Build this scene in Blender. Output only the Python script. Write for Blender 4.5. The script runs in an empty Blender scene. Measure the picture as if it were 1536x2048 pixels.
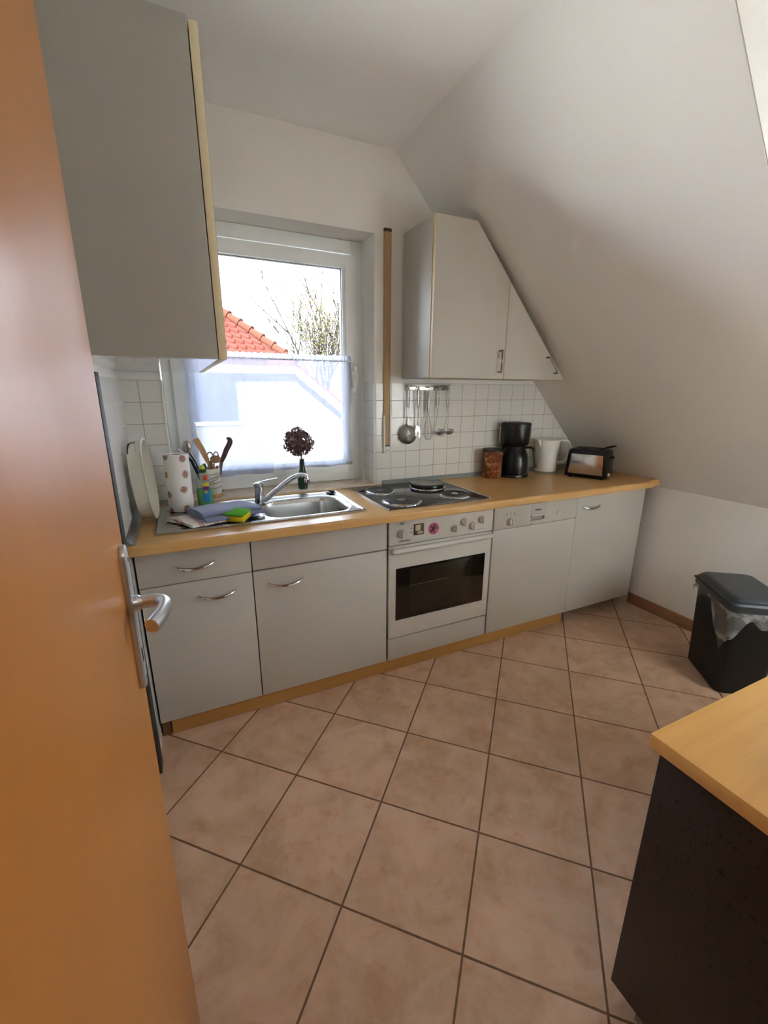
import bpy, bmesh, math, random
from mathutils import Matrix, Vector
from math import pi, sin, cos, radians
random.seed(7)
S = bpy.context.scene
C = S.collection

# ------------------------------------------------------------------ colours and materials
def lin(c):
    if isinstance(c, str):
        c = tuple(int(c[i:i+2], 16)/255 for i in (0, 2, 4))
    return tuple(((v/12.92) if v <= .04045 else ((v+.055)/1.055)**2.4) for v in c[:3]) + (1.0,)

class NT:
    def __init__(s, name):
        s.m = bpy.data.materials.new(name); s.m.use_nodes = True
        s.t = s.m.node_tree; s.t.nodes.clear()
        s.out = s.n('ShaderNodeOutputMaterial')
    def n(s, typ, **kw):
        nd = s.t.nodes.new(typ)
        for k, v in kw.items(): setattr(nd, k, v)
        return nd
    def put(s, sock, v):
        if isinstance(v, bpy.types.NodeSocket): s.t.links.new(v, sock)
        else: sock.default_value = v
    def math(s, op, a, b=0.0, c=0.0):
        nd = s.n('ShaderNodeMath', operation=op)
        for i, v in enumerate((a, b, c)): s.put(nd.inputs[i], v)
        return nd.outputs[0]
    def mix(s, f, a, b):
        nd = s.n('ShaderNodeMix', data_type='RGBA')
        s.put(nd.inputs[0], f); s.put(nd.inputs[6], a); s.put(nd.inputs[7], b)
        return nd.outputs[2]
    def ramp(s, v, a, b, lo=0.0, hi=1.0):
        nd = s.n('ShaderNodeMapRange'); nd.clamp = True
        s.put(nd.inputs[0], v); nd.inputs[1].default_value = a; nd.inputs[2].default_value = b
        nd.inputs[3].default_value = lo; nd.inputs[4].default_value = hi
        return nd.outputs[0]
    def coord(s):
        return s.n('ShaderNodeTexCoord').outputs['Object']
    def geo(s):
        return s.n('ShaderNodeNewGeometry').outputs['Position']
    def sep(s, v):
        nd = s.n('ShaderNodeSeparateXYZ'); s.put(nd.inputs[0], v); return nd.outputs
    def comb(s, x, y, z):
        nd = s.n('ShaderNodeCombineXYZ')
        for i, v in enumerate((x, y, z)): s.put(nd.inputs[i], v)
        return nd.outputs[0]
    def noise(s, vec, scale, detail=3, rough=.5, dist=0):
        nd = s.n('ShaderNodeTexNoise'); s.put(nd.inputs['Vector'], vec)
        nd.inputs['Scale'].default_value = scale; nd.inputs['Detail'].default_value = detail
        nd.inputs['Roughness'].default_value = rough; nd.inputs['Distortion'].default_value = dist
        return nd.outputs[0]
    def scale(s, vec, x, y, z):
        nd = s.n('ShaderNodeMapping'); s.put(nd.inputs[0], vec)
        nd.inputs['Scale'].default_value = (x, y, z); return nd.outputs[0]
    def bump(s, h, strength=.3, dist=.002, normal=None):
        nd = s.n('ShaderNodeBump'); nd.inputs['Strength'].default_value = strength
        nd.inputs['Distance'].default_value = dist; s.put(nd.inputs['Height'], h)
        if normal: s.put(nd.inputs['Normal'], normal)
        return nd.outputs[0]
    def bsdf(s, col, rough=.5, metal=0, normal=None, spec=.5, coat=0, coat_r=.1, alpha=1, trans=0, ior=1.45, sheen=0, sss=0):
        b = s.n('ShaderNodeBsdfPrincipled')
        s.put(b.inputs['Base Color'], col); s.put(b.inputs['Roughness'], rough)
        b.inputs['Metallic'].default_value = metal
        b.inputs['Specular IOR Level'].default_value = spec
        b.inputs['Coat Weight'].default_value = coat; b.inputs['Coat Roughness'].default_value = coat_r
        b.inputs['Transmission Weight'].default_value = trans; b.inputs['IOR'].default_value = ior
        b.inputs['Sheen Weight'].default_value = sheen
        s.put(b.inputs['Alpha'], alpha)
        if normal is not None: s.put(b.inputs['Normal'], normal)
        s.t.links.new(b.outputs[0], s.out.inputs[0])
        return s.m

def plain(name, col, rough=.5, metal=0, bump=0, bscale=300, **kw):
    m = NT(name); c = m.geo()
    n = m.noise(c, bscale, 2)
    col = lin(col)
    cc = m.mix(m.ramp(n, .3, .7), tuple(v*.97 for v in col[:3])+(1,), col)
    nm = m.bump(n, bump, .001) if bump else None
    return m.bsdf(cc, rough, metal, nm, **kw)

def paint(name, col):
    m = NT(name); g = m.geo()
    n = m.noise(g, 260, 3); n2 = m.noise(g, 2.0, 3)
    c = lin(col)
    cc = m.mix(n2, tuple(v*.985 for v in c[:3])+(1,), c)
    return m.bsdf(cc, .75, 0, m.bump(n, .35, .0012), spec=.25)

def tiles(name, axes, off, size, tile_col, grout_col, gw, rough, rot=None, mottled=False):
    """square tiles laid on a plane; grout as a lower, darker band"""
    m = NT(name); g = m.geo(); X, Y, Z = m.sep(g); comp = {'x': X, 'y': Y, 'z': Z}
    a, b = comp[axes[0]], comp[axes[1]]
    u = m.math('SUBTRACT', a, off[0]); v = m.math('SUBTRACT', b, off[1])
    if rot:
        c_, s_ = rot
        u2 = m.math('ADD', m.math('MULTIPLY', u, c_), m.math('MULTIPLY', v, s_))
        v2 = m.math('SUBTRACT', m.math('MULTIPLY', u, s_), m.math('MULTIPLY', v, c_))
        u, v = u2, v2
    pu = m.math('PINGPONG', u, size/2); pv = m.math('PINGPONG', v, size/2)
    d = m.math('MINIMUM', pu, pv)
    wob = m.math('MULTIPLY', m.noise(g, 60, 2), gw*.35)
    mask = m.ramp(m.math('ADD', d, wob), gw*.55, gw*.85)
    iu = m.math('FLOOR', m.math('DIVIDE', u, size)); iv = m.math('FLOOR', m.math('DIVIDE', v, size))
    wn = m.n('ShaderNodeTexWhiteNoise', noise_dimensions='3D'); m.put(wn.inputs[0], m.comb(iu, iv, 0.0))
    t = lin(tile_col)
    if mottled:
        sh = m.n('ShaderNodeVectorMath', operation='ADD'); m.put(sh.inputs[0], g)
        sc = m.n('ShaderNodeVectorMath', operation='SCALE'); m.put(sc.inputs[0], wn.outputs['Color']); sc.inputs['Scale'].default_value = 7.0
        m.put(sh.inputs[1], sc.outputs[0]); gg = sh.outputs[0]
        n1 = m.noise(gg, 5.5, 5, .62, .8); n2 = m.noise(gg, 16, 5, .7, .5); n3 = m.noise(gg, 34, 6, .75, 1.6)
        c = m.mix(m.ramp(n1, .36, .66), lin('b59172'), lin('d2ab90'))
        c = m.mix(m.ramp(n2, .46, .72, 0, .5), c, lin('c9b29c'))
        c = m.mix(m.ramp(n2, .30, .44, .45, 0), c, lin('b07a58'))
        c = m.mix(m.ramp(n3, .66, .74, 0, .55), c, lin('e6d6c6'))
        c = m.mix(m.math('MULTIPLY', wn.outputs['Value'], .22), c, lin('b39074'))
        rr = m.ramp(n2, .3, .7, rough-.08, rough+.1)
    else:
        c = m.mix(wn.outputs['Value'], tuple(v_*.965 for v_ in t[:3])+(1,), t); rr = rough
    col = m.mix(mask, lin(grout_col), c)
    h = m.math('ADD', m.math('MULTIPLY', mask, 1.0), m.math('MULTIPLY', m.noise(g, 7 if not mottled else 22, 2), .35 if not mottled else .1))
    rgh = m.ramp(mask, 0, 1, .8, rough)
    return m.bsdf(col, rgh, 0, m.bump(h, .35, .0015), spec=.5 if not mottled else .4)

def wood(name, base, dark, axis, rough, coat=0, sc=1.0, coat_r=.15, contrast=1.0):
    m = NT(name); g = m.coord()
    st = {'x': (2*sc, 45*sc, 45*sc), 'y': (45*sc, 2*sc, 45*sc), 'z': (45*sc, 45*sc, 2*sc)}[axis]
    n = m.noise(m.scale(g, *st), 1.0, 4, .6, .3); f = m.noise(m.scale(g, *(v*6 for v in st)), 1.0, 3)
    big = m.noise(g, 2.2, 2)
    c = m.mix(m.math('MULTIPLY', m.ramp(n, .35, .7), contrast), lin(base), lin(dark))
    c = m.mix(m.ramp(f, .5, .7, 0, .3*contrast), c, lin(dark))
    c = m.mix(m.ramp(big, .4, .7, 0, .15), c, lin(dark))
    return m.bsdf(c, rough, 0, m.bump(f, .08, .0006), coat=coat, coat_r=coat_r)

M = {}
M['wall'] = paint('wall_paint', 'e9e4dc')
M['ceil'] = paint('ceiling_paint', 'f0eee9')
M['white'] = plain('cabinet_white', 'b9b2a6', .42, bump=.12, bscale=700)
M['carcass_shaded'] = plain('carcass_grey_shaded', '9f988b', .45, bump=.12, bscale=700)  # grey laminate, set darker than the fronts to stand in for shade
M['whitegloss'] = plain('laminate_white_gloss', 'dfdcd6', .09)
M['enamel'] = plain('enamel_white', 'c8c2b7', .22)
M['pvc'] = plain('window_white', 'eef0ee', .28)
M['plastic'] = plain('plastic_white', 'e6e3da', .35)
M['cream'] = plain('cream_edge', 'd9c9a2', .45)
M['beige'] = plain('strap_beige', 'b99b74', .7, bump=.5, bscale=900)
M['dark'] = plain('dark_gap', '241a14', .7)
M['trimdark'] = plain('dark_rubber', '2a2822', .6)
M['brownedge'] = plain('brown_edge', '6b4526', .6)
M['black'] = plain('black_plastic', '0d0e11', .28)
M['blackmatt'] = plain('black_matt', '15161a', .5)
M['lid'] = plain('anthracite_plastic', '3a3e42', .38, bump=.2, bscale=400)
M['bin'] = plain('bin_black', '121214', .42, bump=.2, bscale=500)
M['chrome'] = plain('chrome', 'd8dadd', .1, 1)
M['steel'] = plain('brushed_steel', 'b9b5ae', .27, 1, bump=.05, bscale=500)
M['bar'] = plain('grey_bar_metal', '7c756a', .35, .7)
M['sink'] = plain('sink_steel', 'c6c3bd', .24, 1)
M['alu'] = plain('aluminium', 'b7bcc2', .28, 1)
M['handle_alu'] = plain('satin_aluminium', 'cfd0d4', .33, .9)
M['profile'] = plain('grey_profile', '8f958f', .35)
M['castiron'] = plain('hotplate_iron', '3a3836', .42, .4, bump=.2, bscale=300)
M['lidgreen'] = plain('dark_green_enamel', '2b2f29', .22, .3)
M['glassblack'] = plain('hob_glass', '3d3a38', .12, .0)
M['green'] = plain('green_cap', '14502a', .35)
M['yellow'] = plain('yellow_cap', 'd8cf2a', .35)
M['bottlegreen'] = plain('bottle_green', '263f30', .12)
M['brownhandle'] = plain('knife_handle', '5a4038', .4)
M['woodlight'] = wood('spoon_wood', 'cfa674', 'b48a58', 'z', .6, contrast=.6)
M['woodmid'] = wood('spoon_wood_dark', 'a98560', '8a6a48', 'z', .6, contrast=.6)
M['ovenglass'] = plain('oven_glass', '17120e', .07, .0)
M['pink'] = plain('sticker_pink', 'c0607c', .35)
M['stickerbrown'] = plain('sticker_brown', '5a4426', .5)
M['stickerpale'] = plain('sticker_pale', 'b3a789', .5)
M['greyknob'] = plain('knob_grey', '9a968f', .35)
M['paleprint'] = plain('grey_print', '97928b', .6)
M['darkprint'] = plain('dark_print', '3c3835', .6)
M['spongeg'] = plain('sponge_green', '4fa51c', .95, bump=1, bscale=500)
M['spongey'] = plain('sponge_yellow', 'd8c21e', .95, bump=1, bscale=350)
M['plinthgrey'] = plain('plinth_grey', '8c8375', .5)
M['copper'] = plain('socket_black', '101010', .4)
M['worktop'] = wood('beech_worktop', 'd0a468', 'bb8c50', 'x', .3, contrast=.55)
M['plinth'] = wood('beech_plinth', 'b98a4a', 'a27336', 'x', .5, contrast=.4)
M['island'] = wood('beech_island', 'd9a55e', 'c8924c', 'x', .33, contrast=.5)
M['door'] = wood('beech_door_lacquer', 'b2702c', 'a26022', 'z', .36, contrast=.22, coat=.15, coat_r=.25)
M['towelblue'] = plain('towel_blue', '7a82a0', .95, bump=1, bscale=450, sheen=.3)
M['kitchenpaper'] = None

# tiles: back wall and window jambs share one grid, the left wall another, the floor lies on the diagonal
M['tile_back'] = tiles('tiles_back', 'xz', (1.271, 1.425), .0925, 'e3dfd6', 'a2958a', .0026, .16)
M['tile_side'] = tiles('tiles_side', 'yz', (-.112, 1.425), .0925, 'e6e4de', 'b0a498', .0026, .14)
th = .0213 - pi/4
M['floor'] = tiles('tiles_floor', 'xy', (.7047, -1.2157), .3361, 'a98a70', '6b4e38', .0055, .42, rot=(cos(th), sin(th)), mottled=True)
M['base'] = plain('baseboard_tile', 'a5795a', .35, bump=.2, bscale=60)

def mat_sill():
    m = NT('sill_marble'); g = m.geo(); n = m.noise(g, 9, 5, .6, 1.2); n2 = m.noise(g, 90, 2)
    c = m.mix(m.ramp(n, .35, .65), lin('cdb79a'), lin('ddd2c0')); c = m.mix(m.ramp(n2, .55, .7, 0, .4), c, lin('bba387'))
    return m.bsdf(c, .25)
M['sill'] = mat_sill()

def mat_granite():
    m = NT('black_granite_laminate'); g = m.geo()
    v = m.n('ShaderNodeTexVoronoi'); m.put(v.inputs['Vector'], g); v.inputs['Scale'].default_value = 120
    n = m.noise(g, 420, 3, .7); n2 = m.noise(g, 60, 3, .6)
    c = m.mix(m.ramp(n, .45, .7), lin('221a15'), lin('3d3026'))
    c = m.mix(m.ramp(n2, .6, .66), c, lin('080607'))
    c = m.mix(m.ramp(v.outputs['Distance'], .12, .2, .35, 0), c, lin('46392c'))
    return m.bsdf(c, .38, 0, spec=.4)
M['granite'] = mat_granite()

def mat_glass():
    m = NT('window_glass')
    t = m.n('ShaderNodeBsdfTransparent'); gl = m.n('ShaderNodeBsdfGlossy'); gl.inputs['Roughness'].default_value = .02
    f = m.n('ShaderNodeFresnel'); f.inputs['IOR'].default_value = 1.45
    mx = m.n('ShaderNodeMixShader'); m.put(mx.inputs[0], f.outputs[0]); m.put(mx.inputs[1], t.outputs[0]); m.put(mx.inputs[2], gl.outputs[0])
    m.t.links.new(mx.outputs[0], m.out.inputs[0]); return m.m
M['glass'] = mat_glass()

def mat_sheer(name, col, cover, lace=False):
    m = NT(name); g = m.geo()
    n = m.noise(g, 900, 2)
    t = m.n('ShaderNodeBsdfTransparent')
    d = m.n('ShaderNodeBsdfDiffuse'); d.inputs[0].default_value = lin(col)
    tr = m.n('ShaderNodeBsdfTranslucent'); tr.inputs[0].default_value = lin(col)
    dt = m.n('ShaderNodeMixShader'); dt.inputs[0].default_value = .55
    m.put(dt.inputs[1], d.outputs[0]); m.put(dt.inputs[2], tr.outputs[0])
    mx = m.n('ShaderNodeMixShader')
    m.put(mx.inputs[0], m.ramp(n, .3, .7, cover-.12, cover+.12))
    m.put(mx.inputs[1], t.outputs[0]); m.put(mx.inputs[2], dt.outputs[0])
    m.t.links.new(mx.outputs[0], m.out.inputs[0]); return m.m
M['sheer'] = mat_sheer('curtain_voile', 'a6a8b4', .55)
M['hem'] = mat_sheer('curtain_hem', 'b0b2bc', .85)
def mat_bag():
    m = NT('bin_liner'); g = m.geo(); n = m.noise(g, 16, 2, .45, .8)
    t = m.n('ShaderNodeBsdfTransparent'); t.inputs[0].default_value = (.9, .9, .9, 1)
    b = m.n('ShaderNodeBsdfPrincipled'); b.inputs['Base Color'].default_value = lin('d9d6d2'); b.inputs['Roughness'].default_value = .25
    m.put(b.inputs['Normal'], m.bump(n, .8, .01))
    mx = m.n('ShaderNodeMixShader'); m.put(mx.inputs[0], m.ramp(n, .40, .66, .16, .5)); m.put(mx.inputs[1], t.outputs[0]); m.put(mx.inputs[2], b.outputs[0])
    m.t.links.new(mx.outputs[0], m.out.inputs[0]); return m.m
M['bag'] = mat_bag()
def mat_clear(name, col, rough=.05, cover=.25):
    m = NT(name)
    t = m.n('ShaderNodeBsdfTransparent'); t.inputs[0].default_value = lin(col)
    b = m.n('ShaderNodeBsdfPrincipled'); b.inputs['Base Color'].default_value = lin(col); b.inputs['Roughness'].default_value = rough
    mx = m.n('ShaderNodeMixShader'); mx.inputs[0].default_value = cover; m.put(mx.inputs[1], t.outputs[0]); m.put(mx.inputs[2], b.outputs[0])
    m.t.links.new(mx.outputs[0], m.out.inputs[0]); return m.m
M['clearplastic'] = mat_clear('clear_plastic', 'f0f6f2', .05, .14)
M['liquid'] = mat_clear('green_liquid', '34d62c', .1, .6)

def mat_paper():
    m = NT('kitchen_paper_print'); g = m.coord(); X, Y, Z = m.sep(g)
    ang = m.math('ARCTAN2', Y, X); u = m.math('MULTIPLY', ang, .055)
    v2 = m.n('ShaderNodeTexVoronoi', voronoi_dimensions='2D'); vec = m.comb(m.math('MULTIPLY', u, 1.0), Z, 0.0)
    m.put(v2.inputs['Vector'], vec); v2.inputs['Scale'].default_value = 13.5; v2.inputs['Randomness'].default_value = .35
    n = m.noise(vec, 95, 4, .8, 1.5); n3 = m.noise(vec, 220, 2)
    dd = m.math('ADD', v2.outputs['Distance'], m.math('MULTIPLY', m.math('SUBTRACT', n, .5), .42))
    mask = m.ramp(dd, .18, .235, 1, 0)
    fl = m.mix(m.ramp(n3, .4, .62), lin('9a6a5a'), lin('d3a896'))
    c = m.mix(mask, lin('f0ebe4'), fl)
    return m.bsdf(c, .9, 0, m.bump(m.noise(vec, 260, 2), .3, .001))
M['kitchenpaper'] = mat_paper()

def mat_stripes():
    m = NT('striped_towel'); g = m.coord(); X, Y, Z = m.sep(g)
    f = m.math('FRACT', m.math('MULTIPLY', m.math('ADD', X, m.math('MULTIPLY', Y, .25)), 17))
    s1 = m.ramp(m.math('PINGPONG', m.math('MULTIPLY', f, 1.0), .5), .30, .33)
    s2 = m.ramp(m.math('PINGPONG', m.math('MULTIPLY', f, 6.0), .5), .30, .33)
    n = m.noise(g, 400, 2)
    c = m.mix(m.math('MULTIPLY', s1, m.ramp(s2, 0, 1, .3, .85)), lin('e6dccf'), lin('b75a5e'))
    return m.bsdf(c, .95, 0, m.bump(n, .8, .001), sheen=.3)
M['stripes'] = mat_stripes()

def mat_coffee_tin():
    m = NT('coffee_tin_print'); g = m.coord()
    n = m.noise(g, 16, 4, .6, 2.5); n2 = m.noise(g, 30, 3, .6, 1)
    c = m.mix(m.ramp(n, .4, .6), lin('5a2a1c'), lin('9c5a3a')); c = m.mix(m.ramp(n2, .55, .68, 0, .9), c, lin('c99a6c'))
    return m.bsdf(c, .3)
M['tin'] = mat_coffee_tin()

def mat_crock():
    m = NT('crock_glaze'); return m.bsdf(lin('e4ddd0'), .3)
M['crock'] = mat_crock()
def mat_hydrangea():
    m = NT('dried_petals'); g = m.geo(); n = m.noise(g, 60, 3)
    c = m.mix(m.ramp(n, .35, .65), lin('5f4440'), lin('a0807a')); return m.bsdf(c, .8)
M['petal'] = mat_hydrangea()

def mat_roof():
    m = NT('clay_roof_tiles'); g = m.geo(); X, Y, Z = m.sep(g)
    w, rh = .15, .098
    rowv = m.math('DIVIDE', Z, rh); row = m.math('FLOOR', rowv); fr = m.math('FRACT', rowv)
    half = m.math('MULTIPLY', m.math('PINGPONG', row, 1.0), w/2)
    p = m.math('DIVIDE', m.math('PINGPONG', m.math('ADD', m.math('ADD', X, Y), half), w/2), w/2)
    curve = m.math('MULTIPLY', m.math('MULTIPLY', p, p), .55)
    dist = m.math('ABSOLUTE', m.math('SUBTRACT', fr, m.math('ADD', curve, .12)))
    line = m.ramp(dist, .06, .15)
    n = m.noise(g, 3, 3)
    c = m.mix(m.ramp(n, .3, .7), (.016, .0056, .0040, 1), (.020, .0074, .0054, 1)); c = m.mix(line, (.010, .0022, .0015, 1), c)
    return m.bsdf(c, .9, spec=0)
M['roof'] = mat_roof()
M['ridge'] = plain('ridge_clay', '27150f', .9, spec=0)
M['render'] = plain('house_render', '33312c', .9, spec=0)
M['verge'] = plain('verge_boards', '5a5146', .9, spec=0)
M['housewindow'] = plain('house_window', '0a0d14', .6, spec=0)
M['bark'] = plain('bark', '1c1915', .9, spec=0)
M['buds'] = plain('yellow_buds', '3a3512', .9, spec=0)
M['ground'] = plain('light_gravel', 'b4b0a8', .95)

# ------------------------------------------------------------------ mesh helpers
class MB:
    def __init__(s): s.bm = bmesh.new()
    def xf(s, vs, m):
        if m is not None:
            for v in vs: v.co = m @ v.co
    def box(s, x0, x1, y0, y1, z0, z1, bev=0, seg=2, m=None):
        r = bmesh.ops.create_cube(s.bm, size=1); vs = r['verts']
        for v in vs:
            v.co = Vector(((x0+x1)/2+v.co.x*(x1-x0), (y0+y1)/2+v.co.y*(y1-y0), (z0+z1)/2+v.co.z*(z1-z0)))
        if bev:
            es = list({e for v in vs for e in v.link_edges})
            r2 = bmesh.ops.bevel(s.bm, geom=es, offset=bev, segments=seg, profile=.5, affect='EDGES')
            vs = list({v for f in r2['faces'] for v in f.verts} | {v for v in vs if v.is_valid})
        s.xf(vs, m); return s
    def prism(s, pts, a0, a1, plane='xz', bev=0):
        """polygon in a plane, extruded along the third axis"""
        def P(p, a):
            return {'xz': (p[0], a, p[1]), 'xy': (p[0], p[1], a), 'yz': (a, p[0], p[1])}[plane]
        v0 = [s.bm.verts.new(P(p, a0)) for p in pts]; v1 = [s.bm.verts.new(P(p, a1)) for p in pts]
        f = [s.bm.faces.new(v0), s.bm.faces.new(v1[::-1])]
        n = len(pts)
        for i in range(n): f.append(s.bm.faces.new((v0[i], v1[i], v1[(i+1) % n], v0[(i+1) % n])))
        bmesh.ops.recalc_face_normals(s.bm, faces=f)
        if bev:
            es = list({e for q in f for e in q.edges})
            bmesh.ops.bevel(s.bm, geom=es, offset=bev, segments=2, profile=.5, affect='EDGES')
        return s
    def lathe(s, prof, cx=0, cy=0, cz=0, n=32, sx=1, sy=1, cap=True, m=None):
        rings = []; vs = []
        for r, z in prof:
            ring = [s.bm.verts.new((cx+r*sx*cos(2*pi*i/n), cy+r*sy*sin(2*pi*i/n), cz+z)) for i in range(n)]
            rings.append(ring); vs += ring
        fs = []
        for a, b in zip(rings, rings[1:]):
            for i in range(n): fs.append(s.bm.faces.new((a[i], a[(i+1) % n], b[(i+1) % n], b[i])))
        if cap:
            fs.append(s.bm.faces.new(rings[0][::-1])); fs.append(s.bm.faces.new(rings[-1]))
        bmesh.ops.recalc_face_normals(s.bm, faces=fs)
        s.xf(vs, m); return s
    def tube(s, pts, r, n=10, rr=None, flat=1.0, up=(0, 0, 1), cap=True, m=None, rec=True):
        pts = [Vector(p) for p in pts]; rings = []; vs = []; U = Vector(up)
        for i, p in enumerate(pts):
            t = (pts[min(i+1, len(pts)-1)]-pts[max(i-1, 0)]).normalized()
            a = t.cross(U)
            if a.length < 1e-3: a = t.cross(Vector((1, 0, 0)))
            a.normalize(); b = a.cross(t).normalized()
            R = rr[i] if rr else r
            ring = [s.bm.verts.new(p+a*R*cos(2*pi*k/n)+b*R*flat*sin(2*pi*k/n)) for k in range(n)]
            rings.append(ring); vs += ring
        fs = []
        for a, b in zip(rings, rings[1:]):
            for i in range(n): fs.append(s.bm.faces.new((a[i], a[(i+1) % n], b[(i+1) % n], b[i])))
        if cap:
            fs.append(s.bm.faces.new(rings[0][::-1])); fs.append(s.bm.faces.new(rings[-1]))
        if rec: bmesh.ops.recalc_face_normals(s.bm, faces=fs)
        s.xf(vs, m); return s
    def sphere(s, c, r, sc=(1, 1, 1), n=12, m=None):
        rr = bmesh.ops.create_uvsphere(s.bm, u_segments=n*2, v_segments=n, radius=r)
        for v in rr['verts']: v.co = Vector((c[0]+v.co.x*sc[0], c[1]+v.co.y*sc[1], c[2]+v.co.z*sc[2]))
        s.xf(rr['verts'], m); return s
    def quad(s, a, b, c, d):
        s.bm.faces.new([s.bm.verts.new(p) for p in (a, b, c, d)]); return s
    def grid(s, fn, nu, nv):
        V = [[s.bm.verts.new(fn(i/nu, j/nv)) for j in range(nv+1)] for i in range(nu+1)]
        for i in range(nu):
            for j in range(nv): s.bm.faces.new((V[i][j], V[i+1][j], V[i+1][j+1], V[i][j+1]))
        return s

INV = {}
def link(name, mb, mat, parent=None, local=False, smooth=True, ang=35):
    me = bpy.data.meshes.new(name); bm = mb.bm
    if parent is not None and not local: bmesh.ops.transform(bm, matrix=INV[parent.name], verts=bm.verts)
    if smooth:
        a = radians(ang)
        for f in bm.faces: f.smooth = True
        for e in bm.edges:
            if len(e.link_faces) == 2 and e.calc_face_angle(0) > a: e.smooth = False
    bm.to_mesh(me); bm.free(); me.materials.append(mat)
    o = bpy.data.objects.new(name, me); C.objects.link(o)
    if parent is not None: o.parent = parent; INV[o.name] = INV[parent.name]
    else: INV[o.name] = Matrix.Identity(4)
    return o
def thing(name, label, cat, loc=(0, 0, 0), rz=0, group=None, kind=None):
    o = bpy.data.objects.new(name, None); C.objects.link(o); o.empty_display_size = .05
    o.location = loc; o.rotation_euler = (0, 0, rz)
    INV[o.name] = (Matrix.Translation(loc) @ Matrix.Rotation(rz, 4, 'Z')).inverted()
    if kind: o['kind'] = kind
    else: o['label'] = label; o['category'] = cat
    if group: o['group'] = group
    return o
def tag(o, label, cat, group=None):
    o['label'] = label; o['category'] = cat
    if group: o['group'] = group
    return o
def recenter(o, loc):
    """put the origin of a single-mesh thing at its base"""
    o.data.transform(Matrix.Translation(-Vector(loc))); o.location = loc; return o
def struct(name, mb, mat, **kw):
    o = link(name, mb, mat, **kw); o['kind'] = 'structure'; return o
def text(name, body, size, mat, parent, loc, rot, ext=.0004, align='CENTER', bold=0):
    cu = bpy.data.curves.new(name, 'FONT'); cu.body = body; cu.size = size; cu.extrude = ext; cu.align_x = align; cu.align_y = 'CENTER'; cu.offset = bold
    t = bpy.data.objects.new(name+'_tmp', cu); C.objects.link(t)
    dg = bpy.context.evaluated_depsgraph_get(); me = bpy.data.meshes.new_from_object(t.evaluated_get(dg))
    bpy.data.objects.remove(t); me.materials.clear(); me.materials.append(mat)
    me.transform(INV[parent.name] @ Matrix.Translation(loc) @ rot)
    o = bpy.data.objects.new(name, me); C.objects.link(o); o.parent = parent; return o
FRONT = Matrix.Rotation(pi/2, 4, 'X')      # text facing -Y
def smoothpath(pts, n=6):
    P = [Vector(p) for p in pts]; out = []
    for i in range(len(P)-1):
        p0 = P[max(i-1, 0)]; p1 = P[i]; p2 = P[i+1]; p3 = P[min(i+2, len(P)-1)]
        for k in range(n):
            t = k/n
            out.append(.5*((2*p1)+(p2-p0)*t+(2*p0-5*p1+4*p2-p3)*t*t+(3*p1-p0-3*p2+p3)*t**3))
    out.append(P[-1]); return out

# ------------------------------------------------------------------ key planes
YB = -.10          # back wall
XL = -.003         # left wall
XR = 2.865         # knee wall on the right
YF = -2.42         # wall with the doorway, behind the camera
ZC = 2.482         # flat ceiling
ZW = .874          # worktop
X0S = 1.28         # where the slope leaves the flat ceiling
ZK = .818          # top of knee wall
KS = (ZK-ZC)/(XR-X0S)
def slope_x(z): return X0S+(z-ZC)/KS
def slope_z(x): return ZC+(x-X0S)*KS
WX0, WX1, WZ0, WZ1 = .157, 1.174, .86, 2.122
YG = .045          # room side of the window frame
YD = -1.462        # dormer cheek

# ------------------------------------------------------------------ setting
struct('floor', MB().box(-.3, 1.3, -4.2, YF-.14, -.1, 0).box(-.3, 3.1, YF-.14, .2, -.1, 0), M['floor'], smooth=False)
w = MB()
TH = .32
def back(x0, x1, z0, z1): w.box(x0, x1, YB, YB+TH, z0, z1)
back(-.3, WX0, -.1, 2.6); back(WX1, 3.1, -.1, 2.6); back(WX0, WX1, WZ1, 2.6); back(WX0, WX1, -.1, WZ0)
struct('wall_back', w, M['wall'], smooth=False)
struct('wall_left', MB().box(-.3, XL, -4.2, YB, -.1, 2.6), M['wall'], smooth=False)
struct('wall_right', MB().prism([(XR, -.1), (XR+.25, -.1), (XR+.25, ZK-.02), (XR, ZK)], YF-.14, YB, 'xz'), M['wall'], smooth=False)
c = MB()
c.box(-.3, 1.3, -4.2, YF-.14, ZC, ZC+.2); c.box(-.3, 3.2, YF-.14, YB, ZC, ZC+.2)                                        # flat part, also over the dormer
t_ = .12
c.prism([(X0S, ZC), (XR+.02, slope_z(XR+.02)), (XR+.02+t_, slope_z(XR+.02)+t_), (X0S+t_*1.2, ZC+t_)], YD, YB)   # sloping part
struct('ceiling', c, M['ceil'], smooth=False)
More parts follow.
